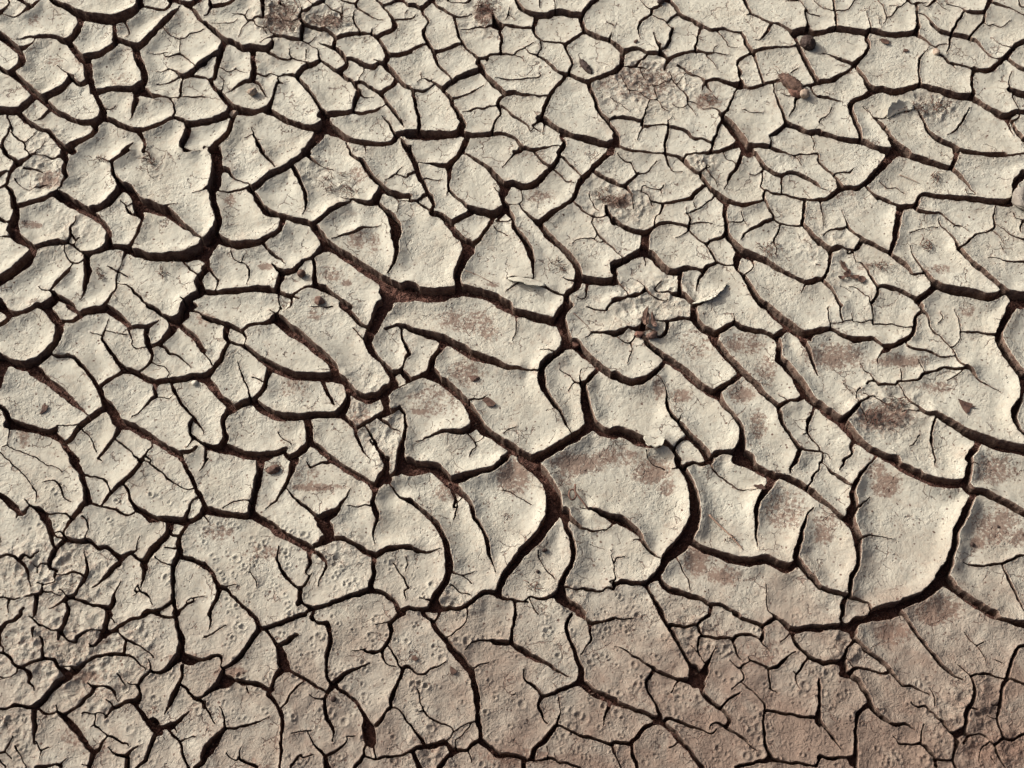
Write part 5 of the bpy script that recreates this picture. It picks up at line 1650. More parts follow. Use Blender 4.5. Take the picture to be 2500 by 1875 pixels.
TINT = ctrl([0, 625, 1250, 1875, 2500], [0, 470, 940, 1250, 1450, 1600, 1875],
    [[0, 0, .04, .04, .05], [0, 0, .04, .05, .05], [.05, .06, .1, .06, .05], [.12, .12, .08, .1, .12], [.26, .26, .36, .48, .48], [.36, .45, .66, .82, .8], [.46, .66, .9, 1.05, 1.2]], GU, GV)

inside_frame = np.minimum(np.minimum(GU + 30, PW + 30 - GU), np.minimum(GV + 30, PH + 30 - GV)).astype(np.float32) * .0004
INSET = (.00008 + blur(np.clip((WIDTH - .0017) / .004, 0, 1), 2) * (.0002 + .0006 * np.clip(CMAP, 0, 1.1))).astype(np.float32)
F = np.minimum(SDF - INSET, inside_frame)
F = np.where(np.abs(F) < 1e-6, 1e-6, F)
LAB, NLAB = components(F > 0)
CNT = np.bincount(LAB.ravel(), minlength=NLAB + 1)
DMAX = np.zeros(NLAB + 1, np.float32); np.maximum.at(DMAX, LAB.ravel(), CURL.ravel()); DMAX[0] = .003
rs = np.random.RandomState(11)
dm = blur(DMAX[LAB], 1)
Lc = np.clip(dm * .9, .005, .019)
A = CMAP * .0078 * np.clip(dm / .024, .2, 1)
Z = (A * np.clip(1 - np.clip(CURL, 0, 1) / Lc, 0, 1) ** 2.2).astype(np.float32)
# every plate lies a little differently
zc = rs.normal(0, .0006, NLAB + 1); sx = rs.normal(0, .022, NLAB + 1); sy = rs.normal(0, .018, NLAB + 1)
mx = np.bincount(LAB.ravel(), GX.ravel(), NLAB + 1) / np.maximum(CNT, 1); my = np.bincount(LAB.ravel(), GY.ravel(), NLAB + 1) / np.maximum(CNT, 1)
inside = (LAB > 0)
plane = (zc[LAB] + np.clip((GX - mx[LAB]) * sx[LAB] + (GY - my[LAB]) * sy[LAB], -.002, .002)).astype(np.float32)
w = inside.astype(np.float32)
Z = np.where(inside, Z + plane, 0)
bz, bw = blur(Z * w, 2), blur(w, 2)
Zs = bz / np.maximum(bw, 1e-4)
# swells, lumps, crumpled flakes
low = np.clip(TINT * 1.6, 0, 1)
Zs += .0006 * vnoise(SHAPE, .035, 21) + (.0003 + .0006 * low) * vnoise(SHAPE, .011, 22) + (.00022 + .0003 * low) * vnoise(SHAPE, .0055, 23) + .00012 * vnoise(SHAPE, .003, 24)
ridge = 1 - np.abs(vnoise(SHAPE, .011, 25) + .6 * vnoise(SHAPE, .005, 26)) * 1.9
ridge2 = 1 - np.abs(vnoise(SHAPE, .0055, 27) + .6 * vnoise(SHAPE, .0028, 28)) * 2.0
Zs += CRUMPLE * (.0016 * np.clip(ridge, -.5, 1) + .0010 * np.clip(ridge2, -.5, 1))
# rain drop and gas bubble rings in the lower ground
rs = np.random.RandomState(5)
PITS = [(1290, 620, 60, 12, 5)]
zones = [(0, 1180, 520, 1430, 70), (500, 1290, 760, 1500, 90), (760, 1330, 960, 1560, 60), (0, 1500, 500, 1875, 90), (500, 1500, 1000, 1875, 170), (1000, 1500, 1500, 1875, 180),
         (1500, 1500, 2000, 1875, 190), (2000, 1640, 2420, 1875, 110), (1380, 1420, 1620, 1560, 40), (1000, 1400, 1150, 1500, 24)]
for u0, v0, u1, v1, k in zones:
    cu, cv = rs.uniform(u0, u1, k), rs.uniform(v0, v1, k)
    for q in range(k):                                    # rings keep company
        if q and rs.rand() < .45: cu[q], cv[q] = cu[q - 1] + rs.normal(0, 14), cv[q - 1] + rs.normal(0, 12)
    x, y = px2world(cu, cv)
    for px, py in zip(x, y):
        r = rs.choice([.0016, .0019, .0023, .0028, .0036], p=[.3, .3, .22, .13, .05])
        i, j = int((px - X0) / CELL), int((py - Y0) / CELL); m = int(r / CELL * 2) + 2
        if i < m or j < m or i > NX - m - 1 or j > NY - m - 1: continue
        s = (slice(j - m, j + m + 1), slice(i - m, i + m + 1))
        d = np.hypot(GX[s] - px, (GY[s] - py) * rs.uniform(.85, 1.15)) / r
        Zs[s] += (-.0006 * np.clip(1 - d * d * .9, 0, 1) + .0008 * np.exp(-((d - 1.05) / .28) ** 2)) * rs.uniform(.5, 1.1) * (r / .002) ** .4
Z = Zs.astype(np.float32)

# ---------------------------------------------------------------- plates as meshes: marching squares on the crack field
col = scene.collection
def link(name, mesh, parent=None, **props):
    o = bpy.data.objects.new(name, mesh); col.objects.link(o)
    if parent is not None: o.parent = parent
    for k, v in props.items(): o[k] = v
    return o
def build_mesh(name, co, loops, starts, mats, midx=None, attrs=None, smooth=True):
    me = bpy.data.meshes.new(name)
    me.vertices.add(len(co)); me.vertices.foreach_set('co', np.ascontiguousarray(co, np.float32).ravel())
    me.loops.add(len(loops)); me.loops.foreach_set('vertex_index', np.ascontiguousarray(loops, np.int32))
    me.polygons.add(len(starts)); me.polygons.foreach_set('loop_start', np.ascontiguousarray(starts, np.int32))
    for m in mats: me.materials.append(m)
    if midx is not None: me.polygons.foreach_set('material_index', np.ascontiguousarray(midx, np.int32))
    me.polygons.foreach_set('use_smooth', np.full(len(starts), smooth))
    for k, v in (attrs or {}).items():
        a = me.attributes.new(k, 'FLOAT', 'POINT'); a.data.foreach_set('value', np.ascontiguousarray(v, np.float32))
    me.update(calc_edges=True); me.validate()
    return me
CASES = {}
def make_cases():
    # corners 0..3 counter-clockwise from (j,i); tokens 4..7 are the crossings on sides 0-1, 1-2, 2-3, 3-0
    for c in range(1, 16):
        ins = [(c >> k) & 1 for k in range(4)]
        if c in (5, 10):
            ps = []
            for k in range(4):
                if ins[k]: ps.append(([k, 4 + k, 4 + (k - 1) % 4], [(4 + k, 4 + (k - 1) % 4)]))
            CASES[c] = ps; continue
        poly = []
        for k in range(4):
            if ins[k]: poly.append(k)
            if ins[k] != ins[(k + 1) % 4]: poly.append(4 + k)
        segs = [(poly[i], poly[(i + 1) % len(poly)]) for i in range(len(poly)) if poly[i] > 3 and poly[(i + 1) % len(poly)] > 3] if c != 15 else []
        CASES[c] = [(poly, segs)]
make_cases()
def march(F, LAB, x0, y0, cell):
    ny, nx = F.shape; n = ny * nx
    I = F > 0
    code = (I[:-1, :-1] * 1 + I[:-1, 1:] * 2 + I[1:, 1:] * 4 + I[1:, :-1] * 8)
    polys, plab, segs, slab = {3: [], 4: [], 5: []}, {3: [], 4: [], 5: []}, [], []
    for c, ps in CASES.items():
        j, i = np.nonzero(code == c)
        if not len(j): continue
        corner = [j * nx + i, j * nx + i + 1, (j + 1) * nx + i + 1, (j + 1) * nx + i]
        cross = [n + j * nx + i, 2 * n + j * nx + i + 1, n + (j + 1) * nx + i, 2 * n + j * nx + i]
        tok = corner + cross; flat = LAB.ravel()
        for poly, sg in ps:
            first = next(p for p in poly if p < 4)
            l = flat[corner[first]]
            polys[len(poly)].append(np.stack([tok[p] for p in poly], 1)); plab[len(poly)].append(l)
            for a, b in sg: segs.append(np.stack([tok[a], tok[b]], 1)); slab.append(l)
    return polys, plab, np.concatenate(segs), np.concatenate(slab), n, nx
def crossings(ids, n, nx, F):
    """grid coordinates (fractional i, j) of grid points and of side crossings"""
    kind = ids // n; base = ids % n; j, i = base // nx, base % nx
    f = F.ravel()
    fi, fj = i.astype(np.float64), j.astype(np.float64)
    h = kind == 1; b = base[h]; fi[h] += np.clip(f[b] / (f[b] - f[b + 1]), .02, .98)
    v = kind == 2; b = base[v]; fj[v] += np.clip(f[b] / (f[b] - f[b + nx]), .02, .98)
    return fi, fj
def sample(a, fi, fj):
    i = np.clip(fi.astype(int), 0, a.shape[1] - 2); j = np.clip(fj.astype(int), 0, a.shape[0] - 2); s, t = fi - i, fj - j
    return (a[j, i] * (1 - s) + a[j, i + 1] * s) * (1 - t) + (a[j + 1, i] * (1 - s) + a[j + 1, i + 1] * s) * t
GRAD = np.gradient(blur(np.minimum(SDF, inside_frame + .004), 1), CELL)
NZ1, NZ2 = vnoise(SHAPE, .004, 41), vnoise(SHAPE, .0022, 42)
FLOORZ = -.0115

def plate_parts(polys, plab, segs, slab, n, nx, F, Zf, cell, x0, y0, grad, inset, nz, attrs):
    """yield (label, co, loops, starts, material index, attribute dict)"""
    order = {}
    for k in polys:
        if not polys[k]: continue
        P, L = np.concatenate(polys[k]), np.concatenate(plab[k]); o = np.argsort(L, kind='stable'); order[k] = (P[o], L[o])
    so = np.argsort(slab, kind='stable'); segs, slab = segs[so], slab[so]
    for lab in np.unique(slab):
        ps = []
        for k, (P, L) in order.items():
            a, b = np.searchsorted(L, lab), np.searchsorted(L, lab, 'right')
            if b > a: ps.append(P[a:b])
        a, b = np.searchsorted(slab, lab), np.searchsorted(slab, lab, 'right'); S = segs[a:b]
        ids = np.unique(np.concatenate([p.ravel() for p in ps]))
        fi, fj = crossings(ids, n, nx, F)
        z = sample(Zf, fi, fj); x, y = x0 + fi * cell, y0 + fj * cell
        bid = np.unique(S.ravel()); bl = np.searchsorted(ids, bid)
        gxn, gyn = sample(grad[1], fi[bl], fj[bl]), sample(grad[0], fi[bl], fj[bl])
        g = np.maximum(np.hypot(gxn, gyn), .15); gxn /= g; gyn /= g
        e = sample(inset, fi[bl], fj[bl]); q1, q2 = sample(nz[0], fi[bl], fj[bl]), sample(nz[1], fi[bl], fj[bl])
        rings = [np.stack([x, y, z], 1)]
        for off, down in ((.45, .0004), (1.0, .0019), (1.0, .0046), (.2, None)):
            o_ = e * off + (.0004 * q2 if down and down > .001 else 0)
            zz = z[bl] - down * (1 + .2 * q1) if down else np.full(len(bl), FLOORZ - .002)
            if down: zz = np.maximum(zz, FLOORZ)
            rings.append(np.stack([x[bl] - gxn * o_, y[bl] - gyn * o_, zz], 1))
        co = np.concatenate(rings)
        loops, starts, midx, pos = [], [], [], 0
        for p in ps:
            l = np.searchsorted(ids, p); loops.append(l.ravel()); starts.append(pos + np.arange(len(l)) * p.shape[1]); pos += l.size; midx.append(np.zeros(len(l), int))
        s0, s1 = np.searchsorted(bid, S[:, 0]), np.searchsorted(bid, S[:, 1])
        nb, base = len(bid), len(ids)
        up0, up1 = bl[s0], bl[s1]
        for r in range(4):
            lo0, lo1 = base + r * nb + s0, base + r * nb + s1
            qd = np.stack([up1, up0, lo0, lo1], 1)
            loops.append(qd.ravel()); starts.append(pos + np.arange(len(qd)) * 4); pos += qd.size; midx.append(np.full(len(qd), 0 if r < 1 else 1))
            up0, up1 = lo0, lo1
        at = {}
        for k, arr in attrs.items():
            vtop = sample(arr, fi, fj); at[k] = np.concatenate([vtop] + [vtop[bl]] * 4)
        yield lab, co, np.concatenate(loops), np.concatenate(starts), np.concatenate(midx), at

# the floor of the cracks carries everything
def floor_mesh():
    c = .0016
    nx, ny = int((X1 - X0) / c), int((Y1 - Y0) / c)
    fi, fj = np.meshgrid(np.arange(nx + 1) * c / CELL, np.arange(ny + 1) * c / CELL)
    s = sample(SDF, np.clip(fi, 0, NX - 1.001), np.clip(fj, 0, NY - 1.001))
    sh = s.shape
    z = FLOORZ + .0022 * vnoise(sh, .06, 51, c) + .0009 * vnoise(sh, .012, 52, c) + .0009 * vnoise(sh, .0042, 53, c) + .0007 * vnoise(sh, .0026, 54, c)
    z = z + .0022 * np.clip(-s / .005, 0, 1)                # loose soil has slumped into the wide cracks
    need = s < .0028
    q = need[:-1, :-1] | need[1:, :-1] | need[:-1, 1:] | need[1:, 1:]
    j, i = np.nonzero(q)
    ids = np.stack([j * (nx + 1) + i, j * (nx + 1) + i + 1, (j + 1) * (nx + 1) + i + 1, (j + 1) * (nx + 1) + i], 1)
    un, inv = np.unique(ids, return_inverse=True); inv = inv.reshape(-1, 4)
    co = np.stack([X0 + (un % (nx + 1)) * c, Y0 + (un // (nx + 1)) * c, z.ravel()[un]], 1)
    # a sheet below, running on far beyond the picture
    far = 40.0; k = len(co); zb = FLOORZ - .006
    xs = [-far, -1.15, 1.15, far]; ys = [-far, -.95, 1.05, far]
    sheet = [(x, y, zb if (abs(x) < 2 and abs(y) < 2) else zb) for y in ys for x in xs]
    quads = [[k + r * 4 + cc, k + r * 4 + cc + 1, k + r * 4 + cc + 5, k + r * 4 + cc + 4] for r in range(3) for cc in range(3)]
    mi = [0 if (r == 1 and cc == 1) else 1 for r in range(3) for cc in range(3)]
    co = np.concatenate([co, np.array(sheet)]); P = np.concatenate([inv, np.array(quads)])
    return build_mesh('ground', co, P.ravel(), np.arange(len(P)) * 4, [M_SOIL, M_FAR], np.concatenate([np.zeros(len(inv), int), np.array(mi)]))
ground = link('ground', floor_mesh(), kind='structure')

polys, plab, segs, slab, n_, nx_ = march(F, LAB, X0, Y0, CELL)
PLATES = {}
small = []
ATT = {'stain': STAIN, 'tint': TINT.astype(np.float32), 'crumple': CRUMPLE, 'rim': np.exp(-np.clip(SDF, 0, 1) / .0016).astype(np.float32)}
for lab, co, loops, starts, midx, at in plate_parts(polys, plab, segs, slab, n_, nx_, F, Z, CELL, X0, Y0, GRAD, INSET, (NZ1, NZ2), ATT):
    if CNT[lab] < 30:
        small.append((co, loops, starts, midx, at)); continue
    cx, cy = mx[lab], my[lab]
    co = co - np.array([cx, cy, 0])
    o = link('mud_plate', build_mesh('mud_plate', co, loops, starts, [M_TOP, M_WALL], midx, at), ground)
    o.location = (cx, cy, 0); PLATES[lab] = o
if small:
    vo = np.cumsum([0] + [len(s[0]) for s in small]); lo = np.cumsum([0] + [len(s[1]) for s in small])
    me = build_mesh('mud_crumbs', np.concatenate([s[0] for s in small]), np.concatenate([s[1] + a for s, a in zip(small, vo)]),
        np.concatenate([s[2] + a for s, a in zip(small, lo)]), [M_TOP, M_WALL], np.concatenate([s[3] for s in small]), {k: np.concatenate([s[4][k] for s in small]) for k in ATT})
    link('mud_crumbs', me, ground, kind='stuff')
print('plates', len(PLATES), 'crumbs', len(small))

# plates go on outside the picture, too: coarser, as one mass
def beyond():
    c = .0078; ox, oy = -1.15, -.95; nx, ny = int(2.3 / c) + 1, int(2.0 / c) + 1
    x, y = np.meshgrid(ox + c * np.arange(nx), oy + c * np.arange(ny)); sh = x.shape
    r = np.random.RandomState(9); sp = .058
    sx_, sy_ = np.meshgrid(np.arange(-1.3, 1.3, sp), np.arange(-1.1, 1.2, sp * .75))
    sx_ = (sx_ + r.uniform(-.6, .6, sx_.shape) * sp).ravel(); sy_ = (sy_ + r.uniform(-.6, .6, sy_.shape) * sp * .75).ravel()
    keep = r.rand(len(sx_)) > .38; sx_, sy_ = sx_[keep], sy_[keep]
    wx = x + .018 * vnoise(sh, .08, 61, c) + .008 * vnoise(sh, .03, 62, c); wy = y + .018 * vnoise(sh, .08, 63, c) + .008 * vnoise(sh, .03, 64, c)
    d1 = np.full(sh, 9.0); d2 = np.full(sh, 9.0)
    for a, b in zip(sx_, sy_):
        d = np.hypot(wx - a, wy - b); d2 = np.minimum(d2, np.maximum(d, d1)); d1 = np.minimum(d1, d)
    s = ((d2 - d1) / 2 - .003 - .0018 * vnoise(sh, .09, 66, c)).astype(np.float32)
    u, v = world2px(x, y)
    frame = (np.minimum(np.minimum(u + 31, PW + 31 - u), np.minimum(v + 31, PH + 31 - v)) * .0004).astype(np.float32)
    f = np.minimum(s, -frame); f = np.where(np.abs(f) < 1e-6, 1e-6, f)
    z = (.006 * np.clip(1 - s / .025, 0, 1) ** 2 + .001 * vnoise(sh, .03, 65, c)).astype(np.float32)
    lab, k = components(f > 0)
    ps, pl, sg, sl, n, nxx = march(f, (lab > 0).astype(int), ox, oy, c)
    g = np.gradient(s, c); ins = np.full(sh, .001, np.float32); zz = np.zeros(sh, np.float32)
    for l, co, loops, starts, midx, at in plate_parts(ps, pl, sg, sl, n, nxx, f, z, c, ox, oy, g, ins, (zz, zz), {'stain': zz, 'tint': zz + .15, 'crumple': zz, 'rim': zz}):
        link('mud_plates_beyond', build_mesh('mud_plates_beyond', co, loops, starts, [M_TOP, M_WALL], midx, at), ground, kind='stuff')
beyond()

# crumbs of soil and broken skin lying in the cracks
def crumbs():
    r = np.random.RandomState(77); forms = []
    for q in range(10):
        bm = bmesh.new()
        for _ in range(9):
            p = r.normal(size=3); p /= np.linalg.norm(p); bm.verts.new(tuple(p * (1, .8, .65)))
        bmesh.ops.convex_hull(bm, input=bm.verts); bmesh.ops.triangulate(bm, faces=bm.faces)
        bm.verts.ensure_lookup_table(); bm.verts.index_update()
        keep = [v for v in bm.verts if v.link_faces]; ix = {v: i for i, v in enumerate(keep)}
        forms.append((np.array([v.co[:] for v in keep]), np.array([[ix[v] for v in f.verts] for f in bm.faces]))); bm.free()
    J, I = np.nonzero((SDF < -.0009) & (inside_frame > .002))
    pick = r.randint(0, len(J), 5200); co, tri, mi, base = [], [], [], 0
    for k in pick:
        v, f = forms[r.randint(10)]
        size = min(r.choice([.0007, .001, .0014, .002], p=[.4, .3, .2, .1]), -SDF[J[k], I[k]] * .8)
        if size < .0005: continue
        a = r.uniform(0, 6.283); c, s_ = math.cos(a), math.sin(a); w = v * size
        w = np.stack([w[:, 0] * c - w[:, 1] * s_, w[:, 0] * s_ + w[:, 1] * c, w[:, 2]], 1)
        zf = FLOORZ + .0022 * min(-SDF[J[k], I[k]] / .005, 1) + .0012 + size * .3
        co.append(w + [X0 + I[k] * CELL, Y0 + J[k] * CELL, zf]); tri.append(f + base); base += len(v); mi += [int(r.rand() < .22)] * len(f)
    tri = np.concatenate(tri)
    link('soil_crumbs', build_mesh('soil_crumbs', np.concatenate(co), tri.ravel(), np.arange(len(tri)) * 3, [M_SOIL, M_WALL], mi, None, False), ground, kind='stuff')
crumbs()
# ---------------------------------------------------------------- loose things lying on the mud
PX = .0004                                              # metres to one photo pixel near the middle
def at(u, v, lift=0.0, onfloor=False):
    """the place on the mud that the photograph shows at (u, v)"""
    z = 0.0
    for _ in range(3):
        a = (u - PW / 2) / PW * 2 * TANH; b = -(v - PH / 2) / PW * 2 * TANH
        s = (CAM_H - z) / -(b * ST - CT); x, y = a * s, CAM_Y + (b * CT + ST) * s
        fi, fj = (x - X0) / CELL, (y - Y0) / CELL
        z = FLOORZ + .001 if onfloor else float(sample(Z, np.array([fi]), np.array([fj]))[0])
    return np.array([x, y, z + lift])
def tag(o, label, cat, group=None):
    o['label'] = label; o['category'] = cat
    if group: o['group'] = group
    return o
def bm_obj(name, bm, m, parent=None, loc=(0, 0, 0), smooth=True):
    me = bpy.data.meshes.new(name); bm.to_mesh(me); bm.free(); me.materials.append(m)
    me.polygons.foreach_set('use_smooth', [smooth] * len(me.polygons))
    o = link(name, me, parent); o.location = loc
    return o
def lump(rx, ry, rz, rot=0, rough=.18, seed=0, sub=4, flat=.0, freq=3.0):
    """a weathered rounded lump standing on z = 0"""
    from mathutils import noise, Vector
    bm = bmesh.new(); bmesh.ops.create_icosphere(bm, subdivisions=sub, radius=1)
    c, s = math.cos(rot), math.sin(rot)
    for v in bm.verts:
        p = v.co.copy()
        k = 1 + rough * noise.noise(p * freq + Vector((seed * 7.1, 3, 1))) + rough * .5 * noise.noise(p * freq * 2.7 + Vector((seed, 9, 4)))
        p *= k
        if p.z < -flat: p.z = -flat + (p.z + flat) * .25
        x, y = p.x * rx, p.y * ry
        v.co = (x * c - y * s, x * s + y * c, (p.z + flat * .9 + .1) * rz)
    return bm
def chunk(rx, ry, rz, rot=0, seed=0, n=16):
    """an angular chip: the hull of scattered points"""
    r = random.Random(seed); bm = bmesh.new(); c, s = math.cos(rot), math.sin(rot)
    for _ in range(n):
        a, t = r.uniform(0, 6.283), r.uniform(-1, 1); q = math.sqrt(1 - t * t) ** .6
        x, y = rx * math.cos(a) * q, ry * math.sin(a) * q
        bm.verts.new((x * c - y * s, x * s + y * c, max(t, -.55) * rz + .5 * rz))
    h = bmesh.ops.convex_hull(bm, input=bm.verts)
    bmesh.ops.delete(bm, geom=[v for v in bm.verts if not v.link_faces], context='VERTS')
    bmesh.ops.bevel(bm, geom=list(bm.edges), offset=min(rx, ry, rz) * .12, segments=1, affect='EDGES')
    return bm
def tube(bm, pts, r0, r1, sides=5):
    pts = [np.array(p, float) for p in pts]; rings = []
    for i, p in enumerate(pts):
        d = pts[min(i + 1, len(pts) - 1)] - pts[max(i - 1, 0)]; d /= max(np.linalg.norm(d), 1e-9)
        a = np.cross(d, (0, 0, 1.0)); a = a / np.linalg.norm(a) if np.linalg.norm(a) > 1e-3 else np.array([1.0, 0, 0])
        b = np.cross(d, a); r = r0 + (r1 - r0) * i / (len(pts) - 1)
        rings.append([bm.verts.new(tuple(p + r * (math.cos(6.283 * k / sides) * a + math.sin(6.283 * k / sides) * b))) for k in range(sides)])
    for q, w in zip(rings, rings[1:]):
        for k in range(sides): bm.faces.new((q[k], q[(k + 1) % sides], w[(k + 1) % sides], w[k]))
    bm.faces.new(rings[0][::-1]); bm.faces.new(rings[-1])
def leaf(outline, thick, curl=0.0):
    """a thin dry scrap with real thickness; outline in pixels about its middle"""
    bm = bmesh.new(); tops, bots = [], []
    R = max(math.hypot(*p) for p in outline)
    def zz(x, y): return curl * ((x * x + y * y) / R ** 2) * R * PX
    ct = bm.verts.new((0, 0, thick + .0004)); cb = bm.verts.new((0, 0, .0004))
    for x, y in outline:
        tops.append(bm.verts.new((x * PX, -y * PX, thick + zz(x, y)))); bots.append(bm.verts.new((x * PX, -y * PX, zz(x, y))))
    k = len(tops)
    for i in range(k):
        j = (i + 1) % k
        bm.faces.new((ct, tops[j], tops[i])); bm.faces.new((cb, bots[i], bots[j])); bm.faces.new((tops[i], tops[j], bots[j], bots[i]))
    bmesh.ops.subdivide_edges(bm, edges=list(bm.edges), cuts=1)
    bmesh.ops.recalc_face_normals(bm, faces=bm.faces)
    return bm
def ragged(rx, ry, rot=0, seed=0, n=11, jag=.28):
    r = random.Random(seed); c, s = math.cos(rot), math.sin(rot); out = []
    for i in range(n):
        a = 6.283 * i / n; k = 1 + r.uniform(-jag, jag); x, y = rx * k * math.cos(a), ry * k * math.sin(a)
        out.append((x * c - y * s, x * s + y * c))
    return out

M_DARK = plain('dark_seed_coat', (.055, .036, .03), (.028, .018, .015), .004, .65, .0015)
M_HUSK = plain('brown_husk', (.15, .095, .07), (.06, .036, .028), .0035, .7, .001)
M_TAN = plain('tan_mud_clod', (.36, .30, .235), (.23, .17, .13), .004, .9, .0012)
M_LEAF = plain('dead_leaf', (.115, .07, .052), (.05, .03, .024), .004, .75, .0006)
M_FIBRE = plain('dry_root_fibre', (.17, .105, .078), (.09, .052, .04), .005, .8, .0002)
M_STRAW = plain('pale_straw', (.33, .235, .175), (.20, .13, .095), .004, .7, .0002)
M_STONE = plain('grey_stone', (.27, .25, .215), (.19, .17, .145), .008, .85, .0012)
M_REDCLOD = plain('red_soil_clod', (.19, .105, .08), (.10, .055, .042), .004, .95, .0015)
M_PALE = plain('pale_mud_chip', (.54, .52, .44), (.46, .43, .355), .006, .9, .0004)
M_BARK = plain('bark', (.17, .11, .085), (.07, .043, .034), .003, .85, .0012)

def single(name, bm, m, u, v, label, cat, group=None, lift=0.0, onfloor=False, smooth=True):
    return tag(bm_obj(name, bm, m, None, at(u, v, lift, onfloor), smooth), label, cat, group)
single('seed_pod', lump(.0086, .0098, .0075, .3, .16, 1, 4, .35, 5), M_DARK, 1971, 110, 'large dark brown round pitted seed pod beside the crack at upper right', 'seed pod')
single('seed_pod', lump(.0045, .0032, .0036, .1, .2, 2, 3, .3), M_DARK, 1613, 6, 'small dark seed pod cut by the top edge of the picture', 'seed pod')
single('berry', lump(.0044, .0043, .0043, 0, .05, 3, 3, .75), M_HUSK, 737, 672, 'small round brown berry casting a round shadow on a little plate', 'berry')
# husk of an insect or fruit lying across a crack
hroot = bpy.data.objects.new('dried_husk', None); col.objects.link(hroot); hroot.location = at(1932, 208)
tag(hroot, 'fuzzy brown dried husk lying across a crack at upper right', 'husk')
bm_obj('shell', lump(.0175, .0078, .0062, -.85, .22, 5, 4, .3, 3.5), M_HUSK, hroot)
bm_obj('end_bulb', lump(.0058, .0055, .0055, 0, .18, 6, 3, .4), M_TAN, hroot, (.0125, -.0148, 0))
bm_obj('collar', lump(.0085, .0068, .0045, -.7, .3, 7, 3, .3), M_REDCLOD, hroot, (.0035, -.0105, -.001))
r = random.Random(3)
for k in range(12):
    b = bmesh.new(); a = r.uniform(0, 6.28); x0_, y0_ = -.009 + r.uniform(-.006, .006), .008 + r.uniform(-.006, .006)
    L = r.uniform(.007, .015)
    tube(b, [(x0_ + t * L * math.cos(a + t * .5), y0_ + t * L * math.sin(a + t * .5), .005 + .002 * math.sin(t * 3)) for t in (0, .35, .7, 1)], .0004, .00018)
    bm_obj('bristle', b, M_FIBRE, hroot)
hb = bpy.data.objects.new('slender_husk', None); col.objects.link(hb); hb.location = at(1430, 165)
tag(hb, 'slender dark husk with a curled feeler on a plate near the top middle', 'husk')
bm_obj('shell', lump(.0125, .0038, .0036, -1.05, .2, 8, 4, .3), M_DARK, hb)
b = bmesh.new(); tube(b, [(-.0045, .008, .002), (-.0072, .0125, .003), (-.0078, .0165, .0035), (-.0055, .019, .003), (-.003, .0185, .002)], .0006, .0003); bm_obj('feeler', b, M_DARK, hb)

single('pebble', chunk(.0046, .0052, .0046, .4, 4), M_TAN, 2285, 129, 'tan angular pebble wedged in a thin crack at upper right', 'pebble', smooth=False, lift=-.001)
single('pebble', lump(.0032, .0028, .0026, 0, .2, 14, 3, .4), M_PALE, 476, 936, 'small pale pebble on the lip of a crack at left middle', 'pebble', lift=-.0005)
single('stone', chunk(.014, .017, .011, .5, 9, 18), M_STONE, 2499, 492, 'grey angular stone half out of the picture at the right edge', 'stone', smooth=False, lift=-.003)
single('mud_clod', chunk(.0058, .0056, .0066, .3, 11, 18), M_TAN, 618, 230, 'tan blocky clod standing alone in the middle of a plate, upper left', 'clod', 'loose clods', smooth=False)
single('mud_clod', chunk(.0056, .0044, .0052, .1, 12, 16), M_TAN, 574, 289, 'tan clod fallen into a wide crack junction, upper left', 'clod', 'loose clods', smooth=False, lift=.004, onfloor=True)
single('soil_clod', chunk(.0048, .0046, .0045, .8, 13), M_REDCLOD, 1404, 849, 'reddish clod sitting in the wide crack junction above the centre', 'clod', 'loose clods', smooth=False, lift=.003, onfloor=True)
single('soil_clod', lump(.0066, .0042, .0035, .35, .35, 15, 3, .3, 4), M_BARK, 667, 1148, 'dark brown soil clod on a narrow plate, left of centre', 'clod', 'loose clods')
single('bark_chip', chunk(.0068, .0052, .0042, -.35, 16, 14), M_BARK, 780, 737, 'square dark brown bark chip on a long plate, left of centre', 'bark chip', smooth=False)
single('bark_chip', chunk(.0064, .0048, .0028, -.3, 17, 14), M_BARK, 1158, 922, 'flat brown bark chip among stains on a central plate', 'bark chip', smooth=False, lift=-.001)
for u, v, rx, ry, rot, sd_, lab in ((2160, 103, 15, 8, .3, 21, 'small dark triangular leaf scrap below a crack, upper right'),
        (2210, 125, 7, 6, .2, 22, 'tiny dark leaf scrap in the middle of a plate, upper right'),
        (1193, 981, 15, 11, .4, 23, 'brown square leaf scrap on the large central plate'),
        (2357, 992, 17, 17, .9, 24, 'dark triangular leaf scrap lying on the broad plate at right'),
        (1855, 1189, 13, 6, .2, 25, 'small dark pointed leaf scrap at a plate corner, right of centre'),
        (108, 1000, 7, 16, .3, 26, 'thin reddish leaf scrap on a plate at the left edge'),
        (1105, 1637, 9, 6, .8, 27, 'small dark oval leaf scrap on the lower middle plate'),
        (1013, 1608, 8, 5, .1, 29, 'tiny dark leaf scrap on a lower plate, left of the long crack'),
        (1552, 103, 8, 5, -.6, 30, 'tiny dark leaf scrap on the crumpled mud, top middle')):
    pts = ragged(rx, ry, rot, sd_, 9, .35)
    if sd_ == 24: pts = [(-16, -18), (-8, -15), (2, -11), (18, -4), (14, 0), (24, 2), (10, 6), (6, 16), (-2, 22), (-9, 8), (-13, -6)]
    single('leaf_scrap', leaf(pts, .0007, .12), M_LEAF, u, v, lab, 'leaf', 'leaf scraps', lift=.0005, smooth=False)
